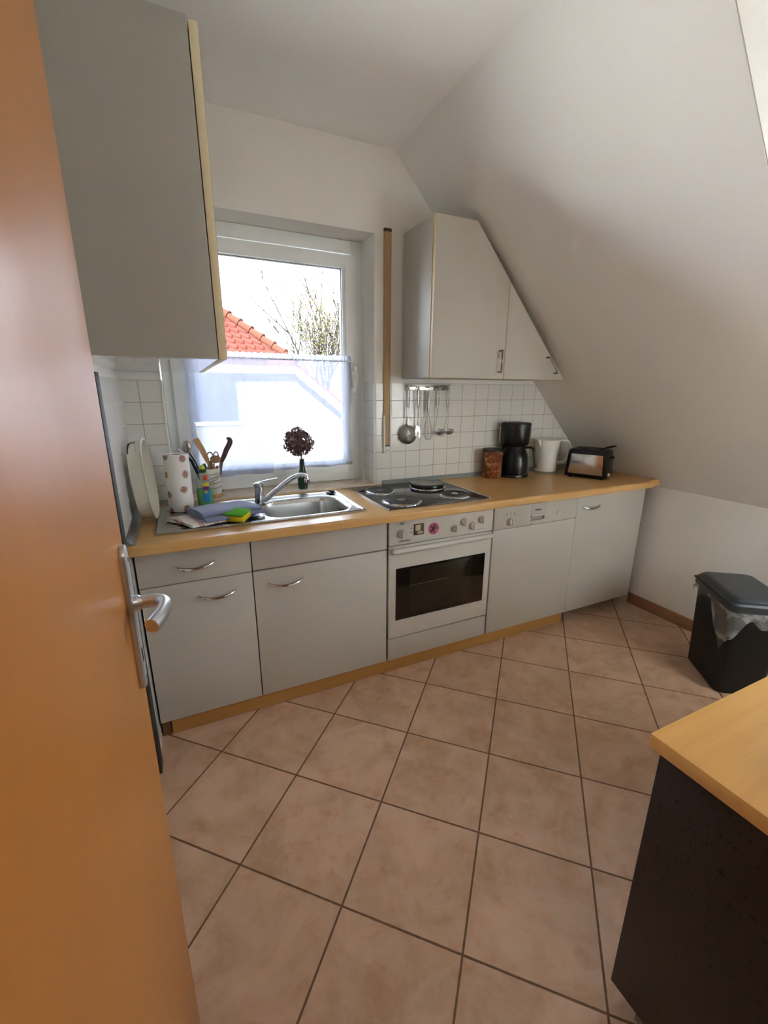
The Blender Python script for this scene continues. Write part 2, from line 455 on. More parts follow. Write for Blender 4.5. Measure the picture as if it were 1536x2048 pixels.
# dormer: cheek wall, front wall with window
d_ = MB(); d_.prism([(X0S+.004, ZC-.001), (XR+.02, slope_z(XR+.02)+.004), (XR+.02, ZC-.001)], YD-.003, YD+.05)
struct('wall_dormer', d_, M['wall'], smooth=False)
DZ0, DZ1, DY0, DY1 = 1.00, 1.95, -2.20, -1.62
e_ = MB()
e_.box(XR, XR+.2, YF, YD+.02, ZK-.03, DZ0); e_.box(XR, XR+.2, YF, YD+.02, DZ1, ZC+.02)
e_.box(XR, XR+.2, YF, DY0, DZ0, DZ1); e_.box(XR, XR+.2, DY1, YD+.02, DZ0, DZ1)
struct('wall_dormer_front', e_, M['wall'], smooth=False)
f_ = MB(); FX0, FX1, FZ0, FZ1 = 2.05, 2.84, .80, 1.60
f_.box(.98, FX0, YF-.14, YF, -.1, 2.6); f_.box(FX1, XR+.1, YF-.14, YF, -.1, 2.6); f_.box(FX0, FX1, YF-.14, YF, -.1, FZ0); f_.box(FX0, FX1, YF-.14, YF, FZ1, 2.6); f_.box(-.1, .06, YF-.14, YF, -.1, 2.6); f_.box(.06, .98, YF-.14, YF, 2.03, 2.6)
struct('wall_front', f_, M['wall'], smooth=False)
h_ = MB(); h_.box(-.3, 1.3, -4.3, -4.2, -.1, 2.6); h_.box(1.2, 1.3, -4.2, YF-.14, -.1, 2.6)
struct('wall_hallway', h_, paint('hallway_paint', '6a5c4c'), smooth=False)

# tile cladding
tl = MB()
def tbox(x0, x1, z0, z1, y0=YB-.006, y1=YB): tl.box(x0, x1, y0, y1, z0, z1)
tbox(XL, WX0, .86, 1.425); tl.prism([(WX1, .86), (slope_x(.86)-.002, .86), (slope_x(1.425)-.002, 1.425), (WX1, 1.425)], YB-.006, YB, 'xz')
struct('wall_back_tiles', tl, M['tile_back'], smooth=False)
tj = MB(); tj.box(WX1-.006, WX1, YB-.006, YG, WZ0+.026, 1.425); tj.box(WX0, WX0+.006, YB-.006, YG, WZ0+.026, 1.425)
struct('wall_back_jamb_tiles', tj, M['tile_side'], smooth=False)
tj = MB(); tj.box(XL, XL+.006, -.70, YB-.006, 0, 1.425)
struct('wall_left_tiles', tj, M['tile_side'], smooth=False)
struct('trim_1', MB().box(XL, XL+.011, -.765, -.700, 0, 1.435, bev=.001), M['trimdark'])            # dark edge where the tiles end
struct('trim_2', MB().box(WX1-.008, WX1+.003, YB-.0075, YB-.002, .87, 1.427, bev=.001).box(WX0-.003, WX0+.0052, YB-.0075, YB-.002, .87, 1.427, bev=.001), M['plastic'])
# rounded silver profile along the left wall, grey profile along the back wall
def cove(y0, y1):
    pts = [(XL+.006, ZW+.030)]+[(XL+.008+.024*(1-cos(a)), ZW+.030-.027*sin(a)) for a in [i*pi/2/8 for i in range(9)]]+[(XL+.032, ZW+.0005), (XL+.006, ZW+.0005)]
    return MB().prism(pts, y0, y1, 'xz')
struct('trim_3', cove(-.672, YB-.02), M['alu'])
struct('trim_4', MB().prism([(YB-.006, ZW), (YB-.026, ZW), (YB-.026, ZW+.006), (YB-.012, ZW+.022), (YB-.006, ZW+.022)], 1.215, slope_x(ZW)-.005, 'yz', bev=.001), M['profile'])
struct('trim_5', MB().prism([(YB-.006, ZW), (YB-.026, ZW), (YB-.026, ZW+.006), (YB-.012, ZW+.022), (YB-.006, ZW+.022)], XL+.03, WX0-.01, 'yz', bev=.001), M['profile'])
struct('baseboard_right', MB().box(XR-.011, XR, YF, -.56, 0, .072, bev=.002), M['base'])
struct('baseboard_front', MB().box(1.0, XR-.012, YF, YF+.011, 0, .072, bev=.002), M['base'])

# ------------------------------------------------------------------ window over the sink
win = thing('window_1', '', '', (WX0, YG, WZ0), kind='structure')
s_ = MB(); s_.box(WX0+.001, WX1-.001, YB-.030, YG+.02, WZ0, WZ0+.026, bev=.002)
link('window_sill', s_, M['sill'], win)
def rect_frame(mb, x0, x1, z0, z1, wd, y0, y1, bev=.003):
    mb.box(x0, x0+wd, y0, y1, z0, z1, bev=bev); mb.box(x1-wd, x1, y0, y1, z0, z1, bev=bev)
    mb.box(x0+wd-.001, x1-wd+.001, y0, y1, z1-wd, z1, bev=bev); mb.box(x0+wd-.001, x1-wd+.001, y0, y1, z0, z0+wd, bev=bev)
ZS = WZ0+.026
fr = MB(); rect_frame(fr, WX0+.004, WX1-.006, ZS, WZ1-.002, .062, YG+.004, YG+.07)
link('window_frame', fr, M['pvc'], win)
SX0, SX1, SZ0, SZ1 = WX0+.046, WX1-.045, ZS+.05, WZ1-.072
sa = MB(); rect_frame(sa, SX0, SX1, SZ0, SZ1, .062, YG-.014, YG+.05)
GX0, GX1, GZ0, GZ1 = SX0+.078, SX1-.078, SZ0+.062, SZ1-.062
rect_frame(sa, SX0+.06, SX1-.06, SZ0+.05, SZ1-.045, .018, YG-.006, YG+.045, bev=.004)
sash = link('sash', sa, M['pvc'], win)
gk = MB(); rect_frame(gk, SX0+.077, SX1-.077, SZ0+.066, SZ1-.061, .004, YG+.006, YG+.03, bev=0)
link('gasket', gk, M['blackmatt'], sash)
link('pane', MB().box(SX0+.07, SX1-.07, YG+.018, YG+.022, SZ0+.06, SZ1-.055), M['glass'], win, smooth=False)
hd = MB(); hx = SX1-.028
hd.box(hx-.014, hx+.014, YG-.024, YG-.013, 1.40, 1.53, bev=.005)
hd.tube(smoothpath([(hx, YG-.02, 1.497), (hx, YG-.045, 1.499), (hx+.002, YG-.058, 1.49), (hx+.004, YG-.058, 1.44), (hx, YG-.056, 1.40), (hx-.004, YG-.048, 1.375)]), .0085, 10)
link('window_handle', hd, M['plastic'], win)

# dormer window, out of the picture on the right; its daylight reaches the room
w2 = thing('window_2', '', '', (XR, (DY0+DY1)/2, DZ0), kind='structure')
g2 = MB()
for (a0, a1, b0, b1) in ((DY0, DY0+.07, DZ0, DZ1), (DY1-.07, DY1, DZ0, DZ1), (DY0+.07, DY1-.07, DZ0, DZ0+.07), (DY0+.07, DY1-.07, DZ1-.07, DZ1)):
    g2.box(XR+.08, XR+.14, a0, a1, b0, b1, bev=.003)
link('window_frame', g2, M['pvc'], w2)
link('pane', MB().box(XR+.105, XR+.109, DY0+.06, DY1-.06, DZ0+.06, DZ1-.06), M['glass'], w2, smooth=False)

# added window in the unseen wall behind the camera, pale cloth spreads fill light
w3 = thing('fill_window', '', '', ((FX0+FX1)/2, YF, FZ0), kind='structure')
g3 = MB()
for (a0, a1, b0, b1) in ((FX0, FX0+.06, FZ0, FZ1), (FX1-.06, FX1, FZ0, FZ1), (FX0+.06, FX1-.06, FZ0, FZ0+.06), (FX0+.06, FX1-.06, FZ1-.06, FZ1)):
    g3.box(a0, a1, YF-.11, YF-.05, b0, b1, bev=.003)
link('window_frame', g3, M['pvc'], w3)
link('pane', MB().box(FX0+.05, FX1-.05, YF-.082, YF-.078, FZ0+.05, FZ1-.05), M['glass'], w3, smooth=False)
link('fill_blind', MB().box(FX0+.012, FX1-.012, YF-.036, YF-.0355, FZ0+.01, FZ1-.01), mat_sheer('fill_blind_cloth', 'ecece8', 1.2), w3, smooth=False)

# ------------------------------------------------------------------ roller shutter strap
st = thing('shutter_strap', 'beige roller shutter strap hanging on the wall right of the window', 'shutter strap', (1.242, YB, 1.05))
link('strap', MB().box(1.229, 1.255, YB-.013, YB-.011, 1.09, 2.138), M['beige'], st)
link('guide_slot', MB().box(1.223, 1.228, YB-.014, YB, 1.24, 2.13, bev=.001).box(1.256, 1.261, YB-.014, YB, 1.24, 2.13, bev=.001), M['beige'], st)
link('strap_outlet', MB().box(1.222, 1.262, YB-.014, YB, 2.135, 2.150, bev=.002), M['brownhandle'], st)
wb = MB(); wb.box(1.219, 1.229, YB-.021, YB-.006, 1.05, 1.255, bev=.002); wb.box(1.256, 1.266, YB-.021, YB-.006, 1.05, 1.255, bev=.002)
wb.box(1.2285, 1.2565, YB-.021, YB-.006, 1.05, 1.088, bev=.002); wb.box(1.2285, 1.2565, YB-.0095, YB-.006, 1.08, 1.255)
wd = link('winder_box', wb, M['plastic'], st)
link('slot', MB().box(1.230, 1.254, YB-.0225, YB-.0145, 1.088, 1.093), M['dark'], wd)
link('screw', MB().lathe([(.0035, 0), (.0035, .002)], m=Matrix.Translation((1.242, YB-.0205, 1.068)) @ FRONT, n=12), M['profile'], wd)

# ------------------------------------------------------------------ base units
ZT, ZB = .8355, .088
FY = -.600      # face of the door fronts
def front_panel(x0, x1, z0, z1, y=FY, t=.018, bev=.0015): return MB().box(x0, x1, y, y+t, z0, z1, bev=bev)
def bow_handle(xc, z, L=.145, sag=.006, y=FY):
    pts = []; rr = []; n = 18
    for i in range(n+1):
        t = i/n; s = 2*t-1
        pts.append((xc+s*L/2, y-.002-.024*(1-s*s)**.7, z-sag*(1-s*s)*1.5+.004*s*s)); rr.append(.0028+.0034*(1-s*s))
    return MB().tube(pts, .004, 10, rr=rr)
def cabinet_body(x0, x1, z0=ZB, z1=ZT, yb=YB+-.012):
    b = MB(); y0 = FY+.0195; t = .016
    b.box(x0, x0+t, y0, yb, z0, z1); b.box(x1-t, x1, y0, yb, z0, z1); b.box(x0+t, x1-t, y0, yb, z0, z0+t)
    b.box(x0+t, x1-t, yb-.006, yb, z0+t, z1); b.box(x0+t, x1-t, y0, y0+.08, z1-t, z1)
    return b
S1, S2, S3, S4, S5 = .4125, 1.020, 1.618, 2.2125, 2.795
G = .0022
cab = thing('drawer_cabinet', 'narrow white base cabinet with drawer above door, left end of the row', 'base cabinet', (.206, FY, ZB), group='white base cabinets')
link('body', cabinet_body(.010, S1-.001), M['brownedge'], cab, smooth=False)
dr = link('drawer', front_panel(.010, S1-G, .680, ZT-.008), M['white'], cab); link('handle', bow_handle(.204, .746), M['chrome'], dr)
dr = link('door', front_panel(.010, S1-G, ZB, .6765), M['white'], cab); link('handle', bow_handle(.272, .612), M['chrome'], dr)
cab = thing('sink_cabinet', 'wide white base cabinet with blank top panel and single door below the sink bowl', 'base cabinet', (.716, FY, ZB), group='white base cabinets')
b = MB(); x0, x1 = S1+.001, S2-.008; y0 = FY+.0195; yb = YB-.012; t = .016
b.box(x0, x0+t, y0, yb, ZB, ZT); b.box(x1-t, x1, y0, yb, ZB, ZT); b.box(x0+t, x1-t, y0, yb, ZB, ZB+t)
link('body', b, M['brownedge'], cab, smooth=False)
link('top_panel', front_panel(S1+G, S2-.006, .6815, ZT-.008), M['white'], cab)
dr = link('door', front_panel(S1+G, S2-.006, ZB, .6755), M['white'], cab); link('handle', bow_handle(.545, .612), M['chrome'], dr)

# ---- oven
ov = thing('built_in_oven', 'white built-in oven with dark glass door and knobs under the cooktop', 'oven', (1.318, FY, ZB))
ox0, ox1 = S2+.003, S3-.005
link('body', MB().box(ox0+.004, ox1-.004, FY+.022, YB-.03, ZB, ZT-.002), M['dark'], ov, smooth=False)
cp = link('control_panel', MB().box(ox0, ox1, FY-.004, FY+.018, .694, ZT-.004, bev=.003), M['enamel'], ov)
def oven_knob(x, z, parent):
    kb = MB(); T = Matrix.Translation((x, FY-.004, z)) @ FRONT
    kb.lathe([(.019, 0), (.019, .004), (.0155, .006), (.0145, .018), (.0125, .020)], n=28, m=T)
    kb.box(-.0045, .0045, -.016, .016, .012, .027, bev=.002, m=T)
    k = link('knob', kb, M['enamel'], parent)
    dm = MB()
    for i in range(9):
        a = radians(-120+i*30); dm.box(-.001, .001, .0195, .0235, .0, .0009, m=T @ Matrix.Rotation(a, 4, 'Z'))
    dm.lathe([(.0188, .0042), (.0162, .0058)], n=28, m=T, cap=False)
    link('dial_marks', dm, M['greyknob'], parent)
for x, z in ((1.083, .749), (1.376, .738), (1.430, .763), (1.484, .735), (1.538, .762)): oven_knob(x, z, cp)
sq = link('timer_sticker', MB().box(1.150, 1.205, FY-.0055, FY-.0035, .731, .787, bev=.0008), M['stickerbrown'], cp)
q = MB(); q.box(1.158, 1.186, FY-.0068, FY-.0052, .752, .780, bev=.0005, m=None); q.box(1.170, 1.198, FY-.0065, FY-.0052, .738, .748)
link('sticker_print', q, M['stickerpale'], cp)
link('round_sticker', MB().lathe([(.030, 0), (.030, .0015)], m=Matrix.Translation((1.259, FY-.0035, .751)) @ FRONT), M['pink'], cp)
q = MB(); T = Matrix.Translation((1.259, FY-.0049, .751)) @ FRONT
for k in range(7):
    a = k*2.4; q.box(-.003, .003, .002, .023, 0, .0012, m=T @ Matrix.Rotation(a, 4, 'Z'))
link('sticker_figure', q, M['darkprint'], cp)
q = MB(); [q.lathe([(.003, 0), (.003, .001)], n=12, m=Matrix.Translation((1.1375, FY-.0038, z)) @ FRONT) for z in (.768, .747)]
link('indicator_lamps', q, M['dark'], cp)
text('brand_text', 'AEG', .013, M['darkprint'], cp, (1.088, FY-.0042, .797), FRONT, bold=.0004)
text('model_text', 'COMPETENCE', .0095, M['darkprint'], cp, (1.102, FY-.0042, .711), FRONT, bold=.0002)
link('small_print', MB().box(1.515, 1.560, FY-.0046, FY-.0038, .7105, .7125), M['paleprint'], cp)
od = MB(); gx0, gx1, gz0, gz1 = 1.060, 1.577, .305, .577; dz0, dz1 = .211, .690
def door_ring(mb, y0, y1):
    mb.box(ox0, gx0, y0, y1, dz0, dz1, bev=.002); mb.box(gx1, ox1, y0, y1, dz0, dz1, bev=.002)
    mb.box(gx0-.002, gx1+.002, y0, y1, gz1, dz1, bev=.002); mb.box(gx0-.002, gx1+.002, y0, y1, dz0, gz0, bev=.002)
od.box(ox0, ox1, FY-.004, FY+.016, dz0, dz1, bev=.003)
odo = link('oven_door', od, M['enamel'], ov)
link('door_glass', MB().box(gx0, gx1, FY-.0055, FY-.003, gz0, gz1, bev=.0006), M['ovenglass'], odo)
link('glass_reveal', MB().box(gx0+.075, gx1-.085, FY-.0062, FY-.005, gz0+.022, gz1-.012, bev=.0003), plain('oven_interior', '2a2119', .12), odo)
link('rack_edge', MB().box(gx0+.077, gx1-.23, FY-.0068, FY-.006, .478, .4795), M['steel'], odo)
hh = MB(); hh.box(ox0+.006, ox1-.006, FY-.036, FY-.010, .659, .685, bev=.0105, seg=4)
hh.box(ox0+.012, ox0+.030, FY-.02, FY-.003, .667, .681, bev=.003); hh.box(ox1-.030, ox1-.012, FY-.02, FY-.003, .667, .681, bev=.003)
link('handle', hh, M['enamel'], odo)
link('bottom_drawer', MB().box(ox0, ox1, FY-.002, FY+.018, ZB, .204, bev=.002), M['white'], ov)

# ---- dishwasher
dw = thing('dishwasher', 'white dishwasher with round dial and recessed grip between oven and end cabinet', 'dishwasher', (1.915, FY, ZB))
x0, x1 = S3+.004, S4-G
link('body', MB().box(x0+.003, x1-.003, FY+.022, YB-.03, ZB, ZT-.002), M['dark'], dw, smooth=False)
cp = MB(); rx0, rx1, rz0, rz1 = 1.868, 1.968, .712, .744
cp.box(x0, rx0, FY-.003, FY+.018, .689, ZT-.004, bev=.0015); cp.box(rx1, x1, FY-.003, FY+.018, .689, ZT-.004, bev=.0015)
cp.box(rx0-.001, rx1+.001, FY-.003, FY+.018, rz1, ZT-.004, bev=.0015); cp.box(rx0-.001, rx1+.001, FY-.003, FY+.018, .689, rz0, bev=.0015)
cpo = link('control_panel', cp, M['white'], dw)
link('grip_recess', MB().box(rx0-.001, rx1+.001, FY+.010, FY+.0175, rz0-.001, rz1+.001), M['greyknob'], cpo)
link('grip_lip', MB().box(rx0+.001, rx1-.001, FY-.008, FY+.004, rz1-.009, rz1+.003, bev=.003), M['enamel'], cpo)
T = Matrix.Translation((1.724, FY-.003, .727)) @ FRONT
link('program_dial', MB().lathe([(.021, 0), (.021, .006), (.018, .009), (.017, .020), (.015, .022)], n=32, m=T).box(-.004, .004, -.016, .016, .018, .027, bev=.0015, m=T), M['enamel'], cpo)
q = MB()
for x in (1.703, 1.728, 1.752): q.box(x-.0035, x+.0035, FY-.0036, FY-.0028, .758, .776)
link('program_marks', q, M['paleprint'], cpo)
link('power_button', MB().box(2.060, 2.082, FY-.007, FY-.002, .728, .750, bev=.002), M['enamel'], cpo)
link('power_lamp', MB().box(2.072, 2.075, FY-.0038, FY-.0028, .762, .777), M['paleprint'], cpo)
text('brand_text', 'BOSCH', .0125, M['darkprint'], cpo, (1.917, FY-.0034, .770), FRONT, bold=.0005)
link('front_door', MB().box(x0, x1, FY-.002, FY+.018, ZB, .6865, bev=.0015), M['white'], dw)

# ---- end cabinet
cab = thing('end_cabinet', 'white single-door base cabinet at the right end under the coffee maker and toaster', 'base cabinet', (2.503, FY, ZB), group='white base cabinets')
link('body', cabinet_body(S4+.001, S5-.002), M['brownedge'], cab, smooth=False)
dr = link('door', front_panel(S4+G, S5, ZB-.004, .802+.006), M['white'], cab)
link('handle', bow_handle(2.322, .745), M['chrome'], dr)
q = tag(link('plinth_board', MB().box(.045, S4+.02, FY+.030, FY+.046, 0.001, ZB-.001, bev=.0015), M['plinth']), 'long beech kickboard under the white base cabinets', 'kickboard')
q = tag(link('support_block', MB().box(.010, .040, FY+.032, FY+.09, 0.001, ZB-.001), M['brownedge']), 'short dark brown support foot at left end of the kickboard', 'cabinet foot')

# ------------------------------------------------------------------ worktop (with a hole for the sink bowl)
bx0, bx1, by0, by1 = .485, .885, -.570, -.262
WY0, WY1 = -.690, YB-.006
wt = MB(); z0 = .836
xe = slope_x(ZW)-.004
ymid = -.66
wt.box(.0035, bx0, ymid, WY1, z0, ZW-.0002); wt.box(bx0, bx1, ymid, by0, z0, ZW-.0002); wt.box(bx0, bx1, by1, WY1, z0, ZW-.0002)
wt.prism([(bx1, z0), (slope_x(z0)-.012, z0), (xe, ZW-.0002), (bx1, ZW-.0002)], ymid, WY1)
prof = [(ymid, ZW)]+[(WY0+.010-.010*sin(a), ZW-.010+.010*cos(a)) for a in [i*pi/2/6 for i in range(7)]]+[(WY0+.006-.006*cos(a), z0+.006-.006*sin(a)) for a in [i*pi/2/4 for i in range(5)]]+[(ymid, z0)]
wt.prism(prof, .0035, 2.722, 'yz')
wto = link('worktop', wt, M['worktop'], smooth=True, ang=20)
tag(wto, 'long light beech kitchen worktop along the back wall', 'worktop')

# ------------------------------------------------------------------ sink
SXa, SXb, SYa, SYb = .085, .918, -.594, -.188
def sd_round(x, y, cx, cy, hx, hy, r):
    dx = abs(x-cx)-(hx-r); dy = abs(y-cy)-(hy-r)
    return math.hypot(max(dx, 0), max(dy, 0))+min(max(dx, dy), 0)-r
def sstep(a, b, t):
    t = min(1, max(0, (t-a)/(b-a))); return t*t*(3-2*t)
def sink_z(x, y):
    e = min(x-SXa, SXb-x, y-SYa, SYb-y)
    z = ZW+.0062+.0035*sstep(0, .006, e)-.0022*sstep(.010, .018, e)
    # bowl
    d = sd_round(x, y, .685, -.414, .182, .142, .075)
    z -= .004*sstep(.014, .004, d)
    z -= .142*sstep(.002, -.016, d)+.012*sstep(-.016, -.09, d)
    # drainer
    dd = sd_round(x, y, .298, -.405, .185, .165, .03)
    if dd < .004:
        z -= .004*sstep(.004, -.006, dd)
        if dd < -.006:
            z += .0026*(.5+.5*cos(2*pi*(y+.405)/.030))*sstep(-.006, -.03, dd)
    # narrow tray at the right of the bowl
    d3 = sd_round(x, y, .893, -.40, .008, .155, .008)
    z -= .003*sstep(.003, -.004, d3)
    return z
nx, ny = 300, 150
sink = thing('kitchen_sink', 'stainless steel inset sink with draining board left of the bowl', 'sink', (.5, -.39, ZW))
sm = MB(); sm.grid(lambda u, v: (lambda x, y: (x, y, sink_z(x, y)))(SXa+(SXb-SXa)*u, SYa+(SYb-SYa)*v), nx, ny)
for f in sm.bm.faces: pass
link('basin', sm, M['sink'], sink, ang=80)
link('rim_edge', MB().box(SXa-.001, SXb+.001, SYa-.001, SYa+.001, ZW, ZW+.007).box(SXa-.001, SXb+.001, SYb-.001, SYb+.001, ZW, ZW+.007).box(SXa-.001, SXa+.001, SYa, SYb, ZW, ZW+.007).box(SXb-.001, SXb+.001, SYa, SYb, ZW, ZW+.007), M['sink'], sink)
q = MB(); [q.lathe([(.0045, 0), (.0045, .002)], n=12, m=Matrix.Translation((.8565, -.42+dy, .838+dz)) @ Matrix.Rotation(-pi/2, 4, 'Y')) for dy in (-.012, .0, .012) for dz in (-.008, .008)]
link('overflow_holes', q, M['dark'], sink)
link('drain', MB().lathe([(.043, 0), (.043, .003), (.02, .001)], .70, -.41, ZW-.152, n=32), M['chrome'], sink)
# plug hanging on its chain at the rim
pl = thing('sink_plug', 'small black sink plug with chain lying on rear right rim of the sink', 'sink plug', (.862, -.262, ZW+.003))
q = MB(); q.lathe([(.017, 0), (.020, .004), (.020, .008), (.012, .011), (.004, .012)], .866, -.245, ZW+.008, n=20)
q.lathe([(.006, .011), (.006, .017), (.008, .019)], .866, -.245, ZW+.008, n=12)
for k in range(5):
    a = k*1.35+.3; q.tube([(.866, -.245, ZW+.016), (.866+.017*cos(a), -.245+.017*sin(a), ZW+.020+.004*sin(k*2)), (.866+.027*cos(a), -.245+.027*sin(a), ZW+.013)], .0026, 6)
link('stopper', q, M['blackmatt'], pl)
link('chain', MB().tube(smoothpath([(.858, -.255, ZW+.010), (.845, -.272, ZW+.007), (.838, -.283, ZW-.004), (.837, -.286, ZW-.05), (.837, -.287, ZW-.10)]), .0013, 6), M['chrome'], pl)

# ------------------------------------------------------------------ mixer tap
fa = thing('mixer_tap', 'chrome single-lever mixer tap with swan spout at the sink bowl', 'tap', (.508, -.297, ZW+.003))
q = MB(); q.lathe([(.026, 0), (.026, .006), (.0225, .009), (.0215, .035), (.0205, .085)], .508, -.297, ZW+.003, n=32)
link('tap_body', q, M['chrome'], fa)
q = MB(); T = Matrix.Translation((.508, -.297, ZW+.086)) @ Matrix.Rotation(radians(-8), 4, 'Y')
q.lathe([(.0205, 0), (.0215, .004), (.0215, .016), (.017, .021), (.006, .023)], n=32, m=T)
q.tube(smoothpath([(.496, -.293, .974), (.520, -.302, .983), (.555, -.315, .992), (.590, -.327, .999)]), .01, 12, rr=[.0115-.0035*i/18 for i in range(19)], flat=.38)
link('tap_lever', q, M['chrome'], fa)
sp = smoothpath([(.512, -.300, .896), (.533, -.314, .903), (.568, -.332, .935), (.599, -.348, .964), (.633, -.366, .994), (.662, -.381, 1.012), (.686, -.392, 1.018), (.702, -.401, 1.012), (.706, -.403, .998)], 5)
q = MB(); q.tube(sp, .010, 14, rr=[.0135-.004*min(1, i/len(sp)*1.3) for i in range(len(sp))]); q.lathe([(.0115, 0), (.0115, .014), (.0095, .016)], .706, -.403, .984, n=20)
link('spout', q, M['chrome'], fa)

# ------------------------------------------------------------------ hob
hob = thing('electric_hob', 'four-plate electric hob in dark glass with steel side strips above the oven', 'hob', (1.29, -.38, ZW))
HX0, HX1, HY0, HY1 = 1.004, 1.566, -.628, -.135
link('glass_plate', MB().box(HX0+.004, HX1-.004, HY0, HY1, ZW, ZW+.005, bev=.0012), M['glassblack'], hob)
for x in (HX0, HX1-.007): link('side_strip', MB().box(x, x+.007, HY0, HY1, ZW, ZW+.0068, bev=.0015), M['chrome'], hob)
def plate(x, y, r, hgt=.008, lid=False):
    z = ZW+.005
    ring = link('hotplate_ring', MB().lathe([(r+.010, 0), (r+.009, .003), (r+.003, .0045), (r+.001, hgt-.002), (r-.002, hgt)], x, y, z, n=48), M['chrome'], hob)
    if lid:
        link('hotplate_cover', MB().lathe([(r+.004, hgt-.003), (r+.006, hgt+.004), (r+.003, hgt+.013), (r-.004, hgt+.016), (r-.02, hgt+.014), (.0, hgt+.014)][:-1], x, y, z, n=48), M['lidgreen'], hob)
    else:
        pp = [(r-.001, hgt-.001), (r-.004, hgt+.003)]
        for k in range(5):
            ra = (r-.008)*(1-k*.13); pp += [(ra, hgt+.003), (ra-.002, hgt+.002), (ra-.004, hgt+.003)]
        pp += [(.021, hgt+.003), (.019, hgt+.001), (.002, hgt+.001)]
        link('hotplate', MB().lathe(pp, x, y, z, n=48), M['castiron'], hob)
        link('hotplate_centre', MB().lathe([(.017, hgt+.001), (.016, hgt+.0022), (.001, hgt+.0022)], x, y, z, n=24), M['steel'], hob)
plate(1.128, -.520, .088); plate(1.120, -.292, .070); plate(1.407, -.285, .088, lid=True); plate(1.432, -.515, .070)
link('hob_badge', MB().lathe([(.014, 0), (.014, .003), (.010, .006)], 1.042, -.236, ZW+.005, n=20, sx=1.4), M['blackmatt'], hob)

# ------------------------------------------------------------------ wall cabinets
wc = thing('wall_cabinet', 'grey-white wall cabinet hung at upper left, cream edged door half over the window', 'wall cabinet', (.16, -.6, 1.46))
cy0, cy1 = -1.104, YB-.008
cz0, cz1 = 1.459, 2.120
q = MB(); q.box(.002, .314, cy0, cy0+.018, cz0, cz1, bev=.0006); link('side_panel', q, M['carcass_shaded'], wc)
q = MB(); q.box(.002, .314, cy1-.018, cy1, cz0, cz1); link('side_panel', q, M['carcass_shaded'], wc)
q = MB(); q.box(.002, .314, cy0+.018, cy1-.018, cz0, cz0+.018); link('bottom_panel', q, M['whitegloss'], wc, smooth=False)
link('top_panel', MB().box(.002, .314, cy0+.018, cy1-.018, cz1-.018, cz1), M['white'], wc, smooth=False)
link('back_panel', MB().box(.002, .008, cy0+.018, cy1-.018, cz0+.018, cz1-.018), M['white'], wc, smooth=False)
for a, b_ in ((cy0, cy0+.595), (cy0+.5975, cy1)):
    d0 = link('door', MB().box(.3165, .3340, a, b_, cz0, cz1-.006, bev=.0006), M['cream'], wc)
    link('door_face', MB().box(.3335, .3352, a+.001, b_-.001, cz0+.001, cz1-.007), M['white'], d0)
for a in (cy0+.005,): pass

UY = -.409
uc = thing('gable_cabinet', 'white wall cabinet with slanted right edge fitted under the sloping ceiling', 'wall cabinet', (1.7, UY, 1.447))
uz0, uz1 = 1.447, 2.138
ux0, usp, utip, utop = 1.335, 1.771, 2.199, 1.560
ksl = (uz1-uz0)/(utop-utip)
def sl(z): return utip+(z-uz0)/ksl
def slx(x): return uz0+(x-utip)*ksl
q = MB(); q.box(ux0-.004, ux0+.012, UY+.0205, YB-.008, uz0, uz1, bev=.0006); link('side_panel', q, M['white'], uc)
link('cream_edge', MB().box(ux0-.004, ux0+.012, UY+.0185, UY+.0205, uz0, uz1), M['cream'], uc)
q = MB(); q.box(ux0+.012, utip-.06, UY+.02, YB-.008, uz0, uz0+.016); link('bottom_panel', q, M['white'], uc, smooth=False)
q = MB(); dxs = .03; q.prism([(sl(uz1)-dxs, uz1), (sl(uz1)-dxs-.02, uz1), (sl(uz0+.016)-dxs-.02, uz0+.016), (sl(uz0+.016)-dxs, uz0+.016)], UY+.02, YB-.008); link('slanted_panel', q, M['white'], uc, smooth=False)
q = MB(); q.box(ux0+.012, utop-.03, UY+.02, YB-.008, uz1-.016, uz1); link('top_panel', q, M['white'], uc, smooth=False)
def ucdoor(pts, px):
    d0 = link('door', MB().prism(pts, UY, UY+.018, bev=.0006), M['cream'], uc)
    cxm = sum(p[0] for p in pts)/len(pts); czm = sum(p[1] for p in pts)/len(pts)
    return d0
def inset(pts, d):
    n = len(pts); out = []
    area = sum(pts[i][0]*pts[(i+1) % n][1]-pts[(i+1) % n][0]*pts[i][1] for i in range(n)); sg = 1 if area > 0 else -1
    for i in range(n):
        p0 = Vector(pts[i-1]); p1 = Vector(pts[i]); p2 = Vector(pts[(i+1) % n])
        e1 = (p1-p0).normalized(); e2 = (p2-p1).normalized()
        n1 = Vector((-e1.y, e1.x))*sg; n2 = Vector((-e2.y, e2.x))*sg
        bis = (n1+n2).normalized(); out.append(tuple(p1+bis*d/max(.3, bis.dot(n1))))
    return out
d1 = [(ux0, uz0), (usp-.0015, uz0), (usp-.0015, slx(usp-.0015)), (utop, uz1), (ux0, uz1)]
d2 = [(usp+.0015, uz0), (utip, uz0), (usp+.0015, slx(usp+.0015))]
for pts, hp in ((d1, [(1.733, 1.582), (1.733, 1.480)]), (d2, [(2.058, 1.560), (2.122, 1.482)])):
    o = ucdoor(pts, 0)
    link('door_face', MB().prism(inset(pts, .0016), UY-.0012, UY+.001), M['white'], o, smooth=False)
    (ax, az), (bx, bz) = hp
    q = MB().tube(smoothpath([(ax, UY, az), (ax, UY-.022, az), (ax+(bx-ax)*.06, UY-.028, az+(bz-az)*.06), (ax+(bx-ax)*.94, UY-.028, az+(bz-az)*.94), (bx, UY-.022, bz), (bx, UY, bz)], 5), .0046, 10)
    link('handle', q, M['bar'], o)

